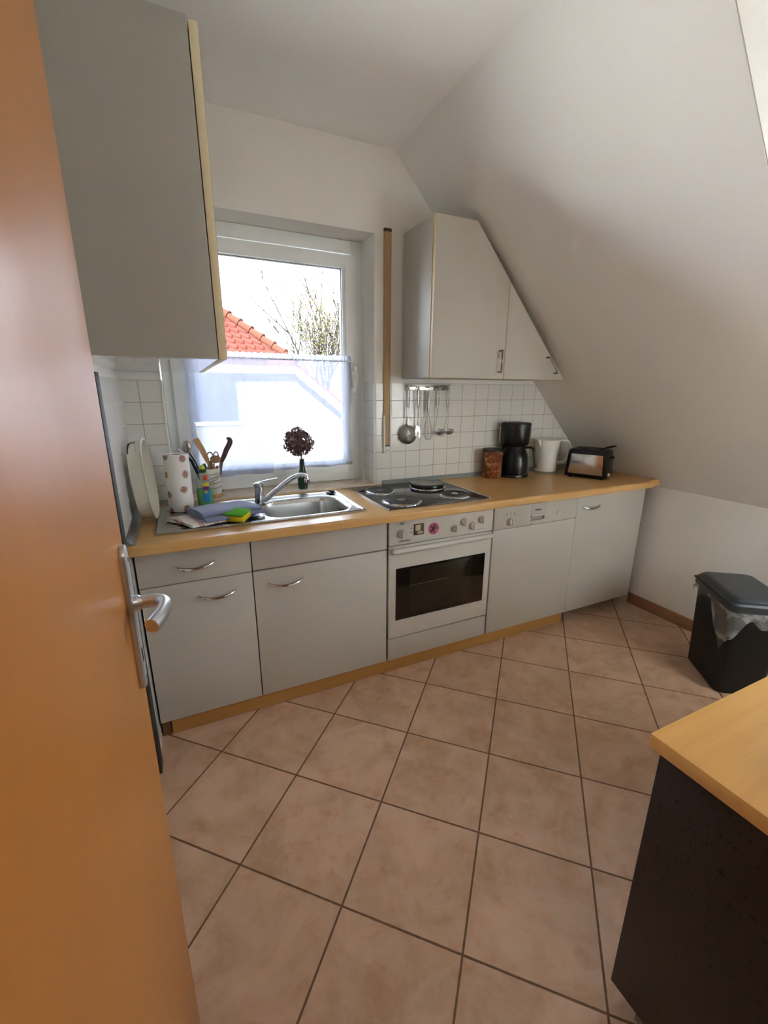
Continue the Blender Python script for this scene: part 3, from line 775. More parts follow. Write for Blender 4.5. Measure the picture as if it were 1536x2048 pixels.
# ------------------------------------------------------------------ utensil rail and its utensils
rl = thing('utensil_rail', 'steel utensil rail on the tiles below the white gable cabinet', 'utensil rail', (1.487, YB-.006, 1.40))
ry = YB-.0065
link('rail_plate', MB().box(1.350, 1.627, ry-.004, ry, 1.387, 1.413, bev=.002), M['steel'], rl)
link('top_bar', MB().box(1.347, 1.630, ry-.030, ry-.002, 1.413, 1.417, bev=.001), M['steel'], rl)
hooksx = (1.362, 1.427, 1.491, 1.552, 1.619)
for x in hooksx:
    link('hook', MB().tube(smoothpath([(x, ry-.003, 1.405), (x, ry-.018, 1.400), (x, ry-.023, 1.405), (x, ry-.024, 1.412)], 4), .0022, 8), M['steel'], rl)
uy = ry-.022
def handle_strip(mb, x, z0=1.296, z1=1.392):
    """the looped flat handle that all five share"""
    mb.tube(smoothpath([(x-.005, uy, z0), (x-.0065, uy, z0+.02), (x-.0065, uy, z1-.01), (x, uy, z1+.008), (x+.0065, uy, z1-.01), (x+.0065, uy, z0+.02), (x+.005, uy, z0)], 4), .0028, 8)
    mb.box(x-.005, x+.005, uy-.002, uy+.002, z0-.006, z0+.012, bev=.001)
G5 = 'steel utensils hanging on the rail'
u1 = thing('skimmer', 'steel skimmer with broad perforated disc, leftmost utensil on the rail', 'skimmer', (1.362, uy, 1.40), group=G5)
q = MB(); handle_strip(q, 1.362); link('handle', q, M['steel'], u1)
link('shaft', MB().tube([(1.362, uy, 1.30), (1.361, uy+.001, 1.25), (1.356, uy+.003, 1.21), (1.358, uy, 1.19)], .003, 8, rr=[.0055, .004, .005, .010], flat=.5), M['steel'], u1)
pts = [(0.0005, .010), (.02, .0085), (.04, .003), (.052, -.004), (.0525, -.003), (.04, .0045), (.02, .010), (.0005, .0115)]
T = Matrix.Translation((1.369, uy, 1.147)) @ Matrix.Rotation(pi/2, 4, 'X')
disc = MB().lathe(pts, n=36, m=T, cap=False)
link('disc', disc, plain('skimmer_steel', '8f8b84', .42, .8), u1)
q = MB()
for k in range(4):
    for j in range(max(1, k*6)):
        a = 2*pi*j/max(1, k*6); r = k*.0105
        q.lathe([(.0022, 0), (.0022, .0022)], n=8, m=T @ Matrix.Translation((r*cos(a), r*sin(a), .0105-k*.0022)))
link('holes', q, M['dark'], u1)
u2 = thing('meat_fork', 'two-pronged steel serving fork hanging second from left on the rail', 'serving fork', (1.427, uy, 1.40), group=G5)
q = MB(); handle_strip(q, 1.427); link('handle', q, M['steel'], u2)
link('shaft', MB().tube([(1.427, uy, 1.30), (1.427, uy, 1.25), (1.426, uy+.002, 1.21), (1.425, uy, 1.19)], .003, 8, rr=[.0055, .004, .005, .010], flat=.5), M['steel'], u2)
q = MB(); q.prism([(1.411, 1.168), (1.418, 1.196), (1.433, 1.196), (1.441, 1.168), (1.441, 1.132), (1.436, 1.130), (1.435, 1.160), (1.430, 1.166), (1.423, 1.166), (1.418, 1.158), (1.416, 1.140), (1.411, 1.142)], uy-.0012, uy+.0012)
link('fork_head', q, M['chrome'], u2)
u3 = thing('whisk', 'thin wire balloon whisk hanging in middle of the utensil rail', 'whisk', (1.491, uy, 1.40), group=G5)
link('handle', MB().lathe([(.0065, 0), (.008, .01), (.008, .10), (.005, .115)], 1.491, uy, 1.268, n=16), M['steel'], u3)
q = MB()
for k in range(4):
    a = k*pi/4+.2; W = .026
    L = smoothpath([(1.491, uy, 1.275), (1.491+W*.45*cos(a), uy+W*.45*sin(a), 1.225), (1.493+W*cos(a), uy+W*sin(a)*.8, 1.165), (1.494+W*.8*cos(a), uy+W*.7*sin(a), 1.130), (1.495, uy, 1.113), (1.494-W*.8*cos(a), uy-W*.7*sin(a), 1.130), (1.493-W*cos(a), uy-W*sin(a)*.8, 1.165), (1.491-W*.45*cos(a), uy-W*.45*sin(a), 1.225), (1.491, uy, 1.275)], 4)
    q.tube(L, .0009, 5)
link('wires', q, M['steel'], u3)
def ladle(x, dx, rad, lab, nm, cat):
    t = thing(nm, lab, cat, (x, uy, 1.40), group=G5)
    q = MB(); handle_strip(q, x); link('handle', q, M['steel'], t)
    link('shaft', MB().tube(smoothpath([(x, uy, 1.30), (x-.003, uy, 1.24), (x-.012, uy+.002, 1.19), (x-.020, uy, 1.172), (x-.016, uy-.004, 1.160)], 4), .003, 8, flat=.55), M['steel'], t)
    pr = [(rad*sin(a), -rad*.72*cos(a)) for a in [i*pi/2/8+.02 for i in range(9)]]
    pr2 = [(r_-.0012, z_+.0012) for r_, z_ in pr[::-1]]; pr2 = [(max(.0004, a_), b_) for a_, b_ in pr2]
    T = Matrix.Translation((x+dx, uy-.004, 1.160)) @ Matrix.Rotation(radians(-16), 4, 'Y') @ Matrix.Rotation(radians(10), 4, 'X')
    link('bowl', MB().lathe(pr+pr2, n=28, m=T, cap=False), M['chrome'], t)
ladle(1.552, .016, .030, 'small steel sauce ladle hanging second from right on the rail', 'sauce_ladle', 'ladle')
ladle(1.619, .012, .030, 'steel soup ladle hanging at right end of the rail', 'soup_ladle', 'ladle')

# ------------------------------------------------------------------ curtain
cu = thing('cafe_curtain', 'sheer white half-height curtain gathered on a rod across lower window', 'curtain', (.66, YG-.03, .97))
yc = YG-.034
ctop = 1.553
def cloth(x0, x1, zt, zb, yoff, amp, seed, flare=.0, nu=220, nv=40):
    rnd = random.Random(seed); ph = [rnd.uniform(0, 6.28) for _ in range(6)]; fq = [rnd.uniform(.85, 1.2) for _ in range(6)]
    def fn(u, v):
        x = x0+(x1-x0)*u; z = zt+(zb-zt)*v
        k = .35+.65*v
        f = sin(x*42*fq[0]+ph[0])*.5+sin(x*77*fq[1]+ph[1])*.28+sin(x*23*fq[2]+ph[2])*.4
        fine = sin(x*240*fq[3]+ph[3])*math.exp(-v*9)*.5+sin(x*150+ph[4])*math.exp(-v*6)*.4
        e = abs(u-.5)*2
        x += (.012*sin(z*9+ph[5])*v)*(1 if u > .5 else -1)*e**8+.006*sin(x*42+ph[0])*v
        return (x, yoff+amp*(f*k+fine*.6), z+.003*sin(x*30+ph[2])*v)
    return MB().grid(fn, nu, nv)
link('curtain_panel', cloth(.262, 1.082, ctop-.018, 1.004, yc, .007, 3), M['sheer'], cu, ang=180)
link('curtain_panel', cloth(.262, .640, ctop-.018, .992, yc-.012, .006, 11, nu=120), M['sheer'], cu, ang=180)
link('hem', cloth(.262, 1.082, 1.004, .978, yc, .007, 3, nv=6), M['hem'], cu, ang=180)
link('hem', cloth(.262, .640, .992, .966, yc-.012, .006, 11, nu=120, nv=6), M['hem'], cu, ang=180)
q = MB().grid(lambda u, v: (.262+.82*u, yc+.004*sin(u*260)+.003*sin(u*97)+.006*sin(v*pi)*-1, ctop+.010+.002*sin(u*180)-.030*v), 300, 6)
link('rod_sleeve', q, M['hem'], cu, ang=180)
q = MB().tube([(.255, yc+.003, ctop-.018), (1.090, yc+.003, ctop-.018)], .004, 10); q.box(.250, .258, yc, YG-.012, ctop-.026, ctop-.010, bev=.002); q.box(1.088, 1.096, yc, YG-.012, ctop-.026, ctop-.010, bev=.002)
link('rod', q, M['pvc'], cu)

# ------------------------------------------------------------------ things on the sill
ZSL = WZ0+.026
va = thing('bottle_vase', 'slim dark green bottle holding a dried flower head on the sill', 'vase', (.765, -.085, ZSL))
link('bottle', MB().lathe([(.018, 0), (.0235, .002), (.0255, .02), (.0265, .055), (.025, .068), (.018, .090), (.0135, .115), (.012, .150), (.013, .155), (.0108, .156), (.0095, .14)], .767, -.085, ZSL, n=32), M['bottlegreen'], va)
fl = thing('dried_hydrangea', 'round brown dried hydrangea head standing in green bottle', 'dried flower', (.767, -.085, 1.01))
link('stem', MB().tube([(.767, -.085, .90), (.766, -.085, 1.03), (.763, -.088, 1.07), (.757, -.090, 1.10)], .0035, 8), M['brownhandle'], fl)
rnd = random.Random(5)
q = MB()
fc = Vector((.753, -.088, 1.124))
for k in range(520):
    dv = Vector((rnd.gauss(0, 1), rnd.gauss(0, 1), rnd.gauss(0, 1))).normalized()
    R = Vector((.074, .070, .078)); r = rnd.uniform(.55, 1.02)
    if dv.z < -.5: r *= .85
    p = fc+Vector((dv.x*R.x*r, dv.y*R.y*r, dv.z*R.z*r))
    nrm = (dv+Vector((rnd.uniform(-.7, .7), rnd.uniform(-.7, .7), rnd.uniform(-.7, .7)))).normalized()
    a = nrm.orthogonal().normalized(); b_ = nrm.cross(a); s = rnd.uniform(.008, .014); an = rnd.uniform(0, 6.28)
    a, b_ = a*cos(an)+b_*sin(an), b_*cos(an)-a*sin(an)
    c0 = q.bm.verts.new(p-nrm*.003)
    ring = [q.bm.verts.new(p+(a*cos(t_)+b_*sin(t_))*s*(1 if i % 2 == 0 else .55)+nrm*rnd.uniform(-.001, .004)) for i, t_ in enumerate([j*pi/4 for j in range(8)])]
    for i in range(8): q.bm.faces.new((c0, ring[i], ring[(i+1) % 8]))
for k in range(40):
    dv = Vector((rnd.gauss(0, 1), rnd.gauss(0, 1), rnd.gauss(0, 1))).normalized()*.05
    q.tube([fc+Vector((0, 0, -.05)), fc+dv*.5, fc+dv], .001, 4)
link('flower_head', q, M['petal'], fl, ang=180)

# crock with kitchen tools on its wooden coaster
co = tag(recenter(link('wooden_coaster', MB().lathe([(.050, 0), (.054, .003), (.054, .010), (.050, .013)], .318, -.072, ZSL, n=40), M['woodlight']), (.318, -.072, ZSL)), 'round wooden coaster under the striped utensil crock', 'coaster')
ck = thing('utensil_crock', 'off-white ceramic crock with thin black lines, full of kitchen tools', 'utensil crock', (.315, -.072, ZSL+.013))
cx, cy, cz = .318, -.072, ZSL+.0132
link('pot', MB().lathe([(.042, 0), (.047, .003), (.0475, .11), (.0478, .125), (.0445, .125), (.044, .11), (.0435, .006), (.001, .006)], cx, cy, cz, n=48), M['crock'], ck)
q = MB()
for z1, z2, a0, a1 in ((.096, .104, -2.6, -.1), (.066, .100, -2.4, -.15), (.060, .092, -1.9, -.1), (.050, .060, -2.6, -.2), (.028, .036, -2.5, -.1), (.096, .070, -3.4, -2.4)):
    q.tube([(cx+.0476*cos(a0+(a1-a0)*i/16), cy+.0476*sin(a0+(a1-a0)*i/16), cz+z1+(z2-z1)*i/16) for i in range(17)], .0011, 5)
link('painted_lines', q, M['blackmatt'], ck)
zb = cz+.010
GC = 'kitchen tools in the crock'
def tool(nm, lab, cat, base, parts):
    t = thing(nm, lab, cat, base, group=GC)
    for pn, mb, mt in parts: link(pn, mb, mt, t)
# wooden spatula
def flatbar(pts, ws, th_, wdir):
    mb = MB(); wdir = Vector(wdir).normalized(); rings = []
    for i, (p, w_) in enumerate(zip(pts, ws)):
        p = Vector(p); tg = (Vector(pts[min(i+1, len(pts)-1)])-Vector(pts[max(0, i-1)])).normalized(); nn = tg.cross(wdir).normalized()
        rings.append([mb.bm.verts.new(p+wdir*w_*a+nn*th_*b) for a, b in ((-1, -1), (1, -1), (1, 1), (-1, 1))])
    for a, b in zip(rings, rings[1:]):
        for i in range(4): mb.bm.faces.new((a[i], a[(i+1) % 4], b[(i+1) % 4], b[i]))
    mb.bm.faces.new(rings[0][::-1]); mb.bm.faces.new(rings[-1])
    bmesh.ops.recalc_face_normals(mb.bm, faces=mb.bm.faces); return mb
tool('wooden_spatula', 'flat pale wooden spatula leaning left in the crock', 'spatula', (.315, -.07, zb),
     [('blade', flatbar([(.316, -.085, 1.045), (.310, -.085, 1.070), (.296, -.085, 1.11), (.277, -.085, 1.155), (.271, -.085, 1.168)], [.006, .011, .013, .0135, .013], .0022, (1, 0, .35)), M['woodlight']),
      ('handle', MB().tube([(.330, -.07, zb), (.316, -.085, 1.046)], .005, 8), M['woodlight'])])
tool('wooden_spoon', 'oval brown wooden spoon head upright in middle of crock', 'wooden spoon', (.33, -.08, zb),
     [('spoon_head', MB().sphere((.348, -.098, 1.068), .0235, (1.05, .35, .80)), M['woodmid']), ('handle', MB().tube([(.325, -.08, zb), (.341, -.096, 1.055)], .0042, 8), M['woodlight'])])
tool('bread_knife', 'knife with dark brown curved handle leaning right in the crock', 'knife', (.34, -.075, zb),
     [('handle', MB().tube(smoothpath([(.374, -.078, 1.052), (.388, -.076, 1.075), (.402, -.074, 1.105), (.416, -.072, 1.128), (.424, -.071, 1.146), (.420, -.070, 1.156), (.411, -.070, 1.154)], 4), .009, 12, rr=[.0098+.0030*sin(i*pi/24) for i in range(25)], up=(0, 1, 0)), M['brownhandle']),
      ('blade', flatbar([(.345, -.080, zb+.01), (.376, -.078, 1.056)], [.009, .0085], .001, (1, 0, -.5)), M['steel']),
      ('rivet', MB().lathe([(.002, 0), (.002, .001)], n=10, m=Matrix.Translation((.386, -.0885, 1.071)) @ FRONT), M['steel']), ('rivet', MB().lathe([(.002, 0), (.002, .001)], n=10, m=Matrix.Translation((.399, -.0865, 1.097)) @ FRONT), M['steel'])])
tool('serving_spoon', 'large grey oval spoon standing behind paper towel roll', 'serving spoon', (.30, -.06, zb),
     [('spoon_head', MB().sphere((.231, -.055, 1.128), .021, (.95, .35, 1.35), m=None), M['steel']), ('handle', MB().tube([(.302, -.065, zb), (.262, -.058, 1.05), (.238, -.055, 1.100)], .0035, 8), M['blackmatt'])])
tool('potato_masher', 'dark handled tool with steel end pointing far left in the crock', 'kitchen tool', (.29, -.06, zb),
     [('handle', MB().tube([(.295, -.060, zb), (.245, -.058, 1.06), (.207, -.055, 1.105)], .007, 10), M['blackmatt']), ('end_cap', MB().tube([(.212, -.055, 1.100), (.190, -.054, 1.118)], .0088, 12), M['chrome'])])
tool('kitchen_scissors', 'scissors with round brown loop handles in the crock', 'scissors', (.325, -.06, zb),
     [('loop', MB().tube([(.327+.014*cos(a), -.070, 1.075+.024*sin(a)) for a in [i*2*pi/20 for i in range(21)]], .003, 8), M['brownhandle']),
      ('loop', MB().tube([(.355+.010*cos(a), -.068, 1.083+.016*sin(a)) for a in [i*2*pi/20 for i in range(21)]], .0026, 8), M['brownhandle']),
      ('blades', MB().tube([(.330, -.065, zb), (.334, -.069, 1.058)], .004, 8, flat=.4), M['steel'])])
tool('green_handled_peeler', 'short dark green handle poking out of the crock behind soap bottle', 'peeler', (.30, -.08, zb),
     [('handle', MB().tube([(.302, -.085, zb), (.300, -.09, 1.030), (.296, -.092, 1.050)], .0075, 10), M['green'])])
tool('red_handled_brush', 'short red handle poking out at right rim of the crock', 'brush', (.345, -.08, zb),
     [('handle', MB().tube([(.345, -.085, zb), (.352, -.098, 1.025), (.354, -.100, 1.038)], .0045, 10), plain('red_plastic', '9c1f35', .4))])
tool('wooden_masher', 'thick brown wooden handle standing upright in the crock', 'wooden tool', (.325, -.075, zb),
     [('handle', MB().box(.318, .334, -.092, -.082, zb, 1.060, bev=.003), M['woodmid'])])

# ------------------------------------------------------------------ things on the draining board
ZD = ZW+.0072
px_, py_ = .181, -.262
pr_ = thing('paper_towel_roll', 'standing roll of white kitchen paper printed with brown flowers', 'paper towel', (px_, py_, ZD))
link('paper', MB().lathe([(.049, 0), (.0505, .004), (.0505, .240), (.049, .242), (.020, .242), (.0195, .238), (.0195, .01)], px_, py_, ZD, n=64), M['kitchenpaper'], pr_)
link('cardboard_core', MB().lathe([(.0195, .001), (.0195, .240), (.0175, .240), (.0175, .001)], px_, py_, ZD, n=40, cap=False), plain('cardboard', '8a7a68', .9), pr_)
sb = thing('dish_soap_bottle', 'clear dish soap bottle half full of green liquid with green and yellow cap', 'dish soap', (.281, -.222, ZD), rz=radians(-12))
def ell(prof, ex=1.0, ey=.58): return MB().lathe(prof, 0, 0, 0, n=48, sx=ex, sy=ey)
link('bottle', ell([(.030, 0), (.034, .003), (.035, .05), (.033, .09), (.031, .125), (.024, .140), (.013, .150), (.012, .155)]), M['clearplastic'], sb, local=True)
link('liquid', ell([(.0285, .002), (.0325, .004), (.0335, .050), (.0322, .076)]), M['liquid'], sb, local=True)
link('cap', MB().lathe([(.0155, .150), (.0155, .164), (.013, .166)], n=28), M['green'], sb, local=True)
link('nozzle', MB().lathe([(.011, .166), (.010, .173), (.006, .180), (.003, .184)], n=20), M['yellow'], sb, local=True)
def label_patch(nm, z0, z1, w0, col, yy=-.0208, x=.011):
    def fn(u, v):
        xx = x+(u-.5)*w0; return (xx, -.58*math.sqrt(max(0, .0355**2-xx*xx))-.0008, z0+(z1-z0)*v)
    return link(nm, MB().grid(fn, 10, 2), plain('label_'+nm, col, .4), sb, local=True, ang=180)
label_patch('label', .020, .086, .028, '2f86c8'); label_patch('label_top', .118, .140, .018, 'e0522a')
label_patch('label_middle', .086, .106, .026, 'e8cf3a')
o = label_patch('label_berries', .074, .090, .024, '8a3566'); o.location.y -= .0008
def label_text():
    o = text('label_text', 'fit', .018, M['yellow'], sb, (0, 0, 0), Matrix.Identity(4), bold=.0008)
    o.data.transform(INV[sb.name].inverted()); o.data.transform(Matrix.Translation((.010, -.0228, .064)) @ FRONT)
label_text()

# towels: each is one sheet folded over itself, shown in section at the near end
def folded(name, A, B, D, layers, gap, th_, bulge, seed, mat, lab, ln=26):
    A, B, D = Vector(A), Vector(B), Vector(D); u = (B-A); L = u.length; u.normalize(); w_ = (D-A); W = w_.length; w_.normalize()
    path = []; 
    for k in range(layers):
        z = gap*(k+.5); ks = range(ln+1) if k % 2 == 0 else range(ln, -1, -1)
        shr = .0+.012*k
        for i in ks: path.append((shr+(L-2*shr)*i/ln, z))
        if k < layers-1:
            end = L-shr if k % 2 == 0 else shr; sg = 1 if k % 2 == 0 else -1
            for j in range(1, 6):
                a = pi*j/6; path.append((end+sg*gap*.75*sin(a), z+gap*.5*(1-cos(a))))
    rnd = random.Random(seed); p1, p2, p3 = (rnd.uniform(0, 6) for _ in range(3))
    mb = MB(); nv = 30; n = len(path); rows = []
    for j in range(nv+1):
        v = j/nv; row_t = []; row_b = []
        for i, (s, z) in enumerate(path):
            a = path[max(0, i-1)]; b = path[min(n-1, i+1)]; tx, tz = b[0]-a[0], b[1]-a[1]; l_ = math.hypot(tx, tz) or 1; nx_, nz_ = -tz/l_, tx/l_
            hb = z/(layers*gap)
            soft = bulge*hb*(sin(s*38+p1)*.35+sin(v*W*55+p2+s*20)*.3+sin(v*W*25+p3)*.45)
            droop = -hb*gap*1.2*(max(0, v-.75)/.25)**2-.55*hb*gap*(abs(s/L-.5)*2)**6
            shear = .006*sin(v*6+p2)*hb
            for row, sg in ((row_t, .5), (row_b, -.5)):
                P = A+u*(s+nx_*th_*sg+shear)+w_*(v*W+.004*sin(s*40+p3+hb*4)); zz = max(.0008, z+nz_*th_*sg+soft+droop)
                row.append(mb.bm.verts.new((P.x, P.y, A.z+zz)))
        rows.append((row_t, row_b))
    for j in range(nv):
        (t0, b0), (t1, b1) = rows[j], rows[j+1]
        for i in range(n-1):
            mb.bm.faces.new((t0[i], t0[i+1], t1[i+1], t1[i])); mb.bm.faces.new((b0[i], b1[i], b1[i+1], b0[i+1]))
        mb.bm.faces.new((t0[0], t1[0], b1[0], b0[0])); mb.bm.faces.new((t0[-1], b0[-1], b1[-1], t1[-1]))
    for j in (0, nv):
        t0, b0 = rows[j]
        for i in range(n-1): mb.bm.faces.new((t0[i], b0[i], b0[i+1], t0[i+1]))
    bmesh.ops.recalc_face_normals(mb.bm, faces=mb.bm.faces)
    o = link(name, mb, mat, ang=60); recenter(o, tuple(A)); tag(o, lab, 'towel'); return o
folded('tea_towel', (.120, -.425, ZD+.001), (.212, -.575, ZD+.001), (.330, -.36, ZD+.001), 2, .008, .0055, .003, 4, M['stripes'], 'folded white tea towel with red stripes at left end of the draining board')
folded('dish_cloth', (.196, -.395, ZD+.013), (.262, -.572, ZD+.013), (.425, -.330, ZD+.013), 4, .0085, .0062, .004, 9, M['towelblue'], 'folded blue-grey towel lying on red striped tea towel')
spg = thing('dish_sponge', 'yellow sponge with green scouring top on front edge of the sink', 'sponge', (.382, -.535, ZD+.001), rz=radians(-38))
T = Matrix.Rotation(radians(10), 4, 'X')
def rock(mb, seed):
    rn = random.Random(seed)
    return mb
link('foam', MB().box(-.044, .044, -.032, .032, .007, .032, bev=.005, m=T), M['spongey'], spg, local=True)
link('scouring_pad', MB().box(-.0445, .0445, -.0325, .0325, .032, .040, bev=.002, m=T), M['spongeg'], spg, local=True)

# oval tub leaning against the left wall
tub = thing('oval_dish_tub', 'cream oval plastic tub standing on end, leaning at the left wall', 'dish tub', (.04, -.36, ZW))
def tubmesh():
    mb = MB(); n = 64; rings = []
    # axis of the tub is X (open side towards +X); ay half width, az half height
    def ring(ay, az, d):
        out = []
        for i in range(n):
            a = 2*pi*i/n; c_, s_ = cos(a), sin(a); e = 2/2.5
            out.append(mb.bm.verts.new((d, ay*math.copysign(abs(c_)**e, c_), az*math.copysign(abs(s_)**e, s_))))
        return out
    spec = [(.01, .01, 0), (.105, .140, 0), (.112, .148, .004), (.116, .152, .035), (.118, .154, .05), (.121, .158, .058), (.123, .161, .060), (.124, .1615, .0625), (.119, .156, .0635), (.1155, .1515, .052), (.113, .149, .034), (.109, .145, .010), (.103, .137, .004), (.01, .01, .004)]
    for s in spec: rings.append(ring(*s))
    for a, b in zip(rings, rings[1:]):
        for i in range(n): mb.bm.faces.new((a[i], a[(i+1) % n], b[(i+1) % n], b[i]))
    mb.bm.faces.new(rings[0]); mb.bm.faces.new(rings[-1][::-1])
    # hand slots: drop the wall faces around both narrow ends
    kill = []
    for f in mb.bm.faces:
        c0 = f.calc_center_median()
        if .012 < c0.x < .051 and c0.x < .03 and ((c0.z > .105 and -.088 < c0.y < -.02) or (c0.z < -.10 and -.01 < c0.y < .075)): kill.append(f)
    bmesh.ops.delete(mb.bm, geom=kill, context='FACES')
    bmesh.ops.recalc_face_normals(mb.bm, faces=mb.bm.faces)
    return mb
q = tubmesh(); T = Matrix.Translation((.030, -.355, ZW+.1665)) @ Matrix.Rotation(radians(-5), 4, 'Z') @ Matrix.Rotation(radians(-3), 4, 'Y') @ Matrix.Diagonal((.85, .88, 1, 1))
bmesh.ops.transform(q.bm, matrix=T, verts=q.bm.verts)
link('tub', q, plain('cream_plastic', 'd6d0bf', .4), tub)

# ------------------------------------------------------------------ appliances on the right
tin = thing('coffee_tin', 'brown printed coffee tin with dark lid left of the coffee maker', 'coffee tin', (1.922, -.185, ZW))
link('tin', MB().lathe([(.058, 0), (.060, .003), (.060, .155), (.061, .157)], 1.922, -.185, ZW, n=48), M['tin'], tin)
link('lid', MB().lathe([(.0625, .157), (.0625, .170), (.060, .174), (.054, .172)], 1.922, -.185, ZW, n=48), plain('tin_lid', '33201a', .3), tin)

cm = thing('coffee_maker', 'tall black filter coffee maker with thermos jug, between tin and white kettle', 'coffee maker', (2.075, -.205, ZW), rz=radians(-28))
mk = M['black']
link('base', MB().lathe([(.088, 0), (.092, .004), (.090, .018), (.084, .024)], n=48, sx=1.0, sy=1.0).box(-.075, .075, .02, .10, 0, .024, bev=.006), mk, cm, local=True)
link('rear_column', MB().box(-.060, .060, .055, .105, .02, .30, bev=.016, seg=4), mk, cm, local=True)
link('filter_housing', MB().lathe([(.060, .186), (.078, .192), (.083, .205), (.086, .250), (.087, .314)], 0, .012, 0, n=48, sy=.95), mk, cm, local=True)
link('lid', MB().lathe([(.088, .314), (.088, .321), (.083, .327), (.05, .330)], 0, .012, 0, n=48, sy=.95), M['blackmatt'], cm, local=True)
jug = link('thermos_jug', MB().lathe([(.080, .026), (.085, .030), (.086, .06), (.084, .10), (.078, .135), (.068, .160), (.058, .176), (.058, .186)], 0, -.006, 0, n=48), mk, cm, local=True)
link('jug_handle', MB().tube(smoothpath([(.050, -.030, .180), (.078, -.046, .183), (.094, -.055, .176), (.104, -.061, .14), (.113, -.066, .090), (.118, -.069, .062)], 4), .0095, 12, flat=.8), mk, jug, local=True)
link('water_gauge', MB().box(-.094, -.090, .02, .034, .20, .30, bev=.002), M['plastic'], cm, local=True)
text_o = None
q = MB(); [q.box(x, x+.012, -.0925, -.0905, .006, .014, bev=.001) for x in (-.004, .014)]
link('switches', q, M['paleprint'], cm, local=True)

kt = thing('electric_kettle', 'white plastic electric kettle behind black coffee maker and beside toaster', 'kettle', (2.355, -.190, ZW))
kx, ky = 2.350, -.195
link('power_base', MB().lathe([(.070, 0), (.072, .004), (.068, .012)], kx, ky, ZW, n=40), M['plinthgrey'], kt)
q = MB().lathe([(.066, .013), (.068, .016), (.067, .06), (.070, .13), (.077, .20), (.081, .212), (.078, .215), (.04, .219), (.01, .221)], kx, ky, ZW, n=48)
link('jug_body', q, M['plastic'], kt)
link('spout', MB().prism([(kx-.070, ZW+.213), (kx-.100, ZW+.215), (kx-.070, ZW+.165)], ky-.018, ky+.018, bev=.004), M['plastic'], kt)
hx_ = Vector((.83, -.50, 0)).normalized()
def hp(r, z): return (kx+hx_.x*r, ky+hx_.y*r, ZW+z)
link('handle', MB().tube(smoothpath([hp(.060, .208), hp(.100, .210), hp(.128, .200), hp(.138, .170), hp(.136, .12), hp(.122, .082), hp(.095, .066), hp(.066, .070)], 5), .0105, 12, flat=.75), M['plastic'], kt)

ta = math.atan2(-.905, .425)       # long axis of the toaster
tcx, tcy = 2.415+.905*.078, -.452+.425*.078
to = thing('toaster', 'black two-slot toaster with shiny steel side at the right end of worktop', 'toaster', (tcx, tcy, ZW), rz=ta)
def trap(x0, x1, ins, z0, z1): return [(x0, z0), (x1, z0), (x1-ins, z1), (x0+ins, z1)]
q = MB(); 
prf = [(-.118, .008), (-.121, .02), (-.110, .150), (-.104, .168), (-.090, .176), (.090, .176), (.104, .168), (.110, .150), (.121, .02), (.118, .008)]
q.prism(prf, -.078, .078, bev=.006)
link('body', q, M['black'], to, local=True)
q = MB()
for y in (-.028, .028): q.box(-.075, .075, y-.011, y+.011, .1745, .1775)
link('bread_slots', q, M['dark'], to, local=True)
link('steel_side', MB().prism([(-.100, .026), (.100, .026), (.090, .146), (-.090, .146)], -.0815, -.077, bev=.0016), plain('polished_steel', 'cfc6c0', .16, 1), to, local=True)
link('foot', MB().box(-.10, -.08, -.065, .065, 0, .0085), M['blackmatt'], to, local=True); link('foot', MB().box(.08, .10, -.065, .065, 0, .0085), M['blackmatt'], to, local=True)
link('lever', MB().box(.112, .134, -.014, .014, .126, .138, bev=.004), M['black'], to, local=True)
link('browning_dial', MB().lathe([(.013, 0), (.013, .008), (.010, .014)], n=24, m=Matrix.Translation((.116, -.030, .030)) @ Matrix.Rotation(pi/2, 4, 'Y')), M['chrome'], to, local=True)
link('bun_rack', MB().tube(smoothpath([(.06, -.045, .174), (.085, -.045, .188), (.118, -.040, .196), (.132, -.020, .198), (.132, .020, .198), (.118, .040, .196), (.085, .045, .188), (.06, .045, .174)], 4), .0032, 8), M['black'], to, local=True)
sk = thing('wall_socket', 'small black plug in a wall socket just right of the kettle', 'power plug', (2.46, YB-.006, 1.04))
link('socket_plate', MB().box(2.440, 2.500, YB-.012, YB-.006, 1.02, 1.085, bev=.003), M['plastic'], sk)
link('plug', MB().lathe([(.019, 0), (.019, .016), (.014, .034), (.006, .04)], n=20, m=Matrix.Translation((2.480, YB-.012, 1.052)) @ FRONT), M['black'], sk)

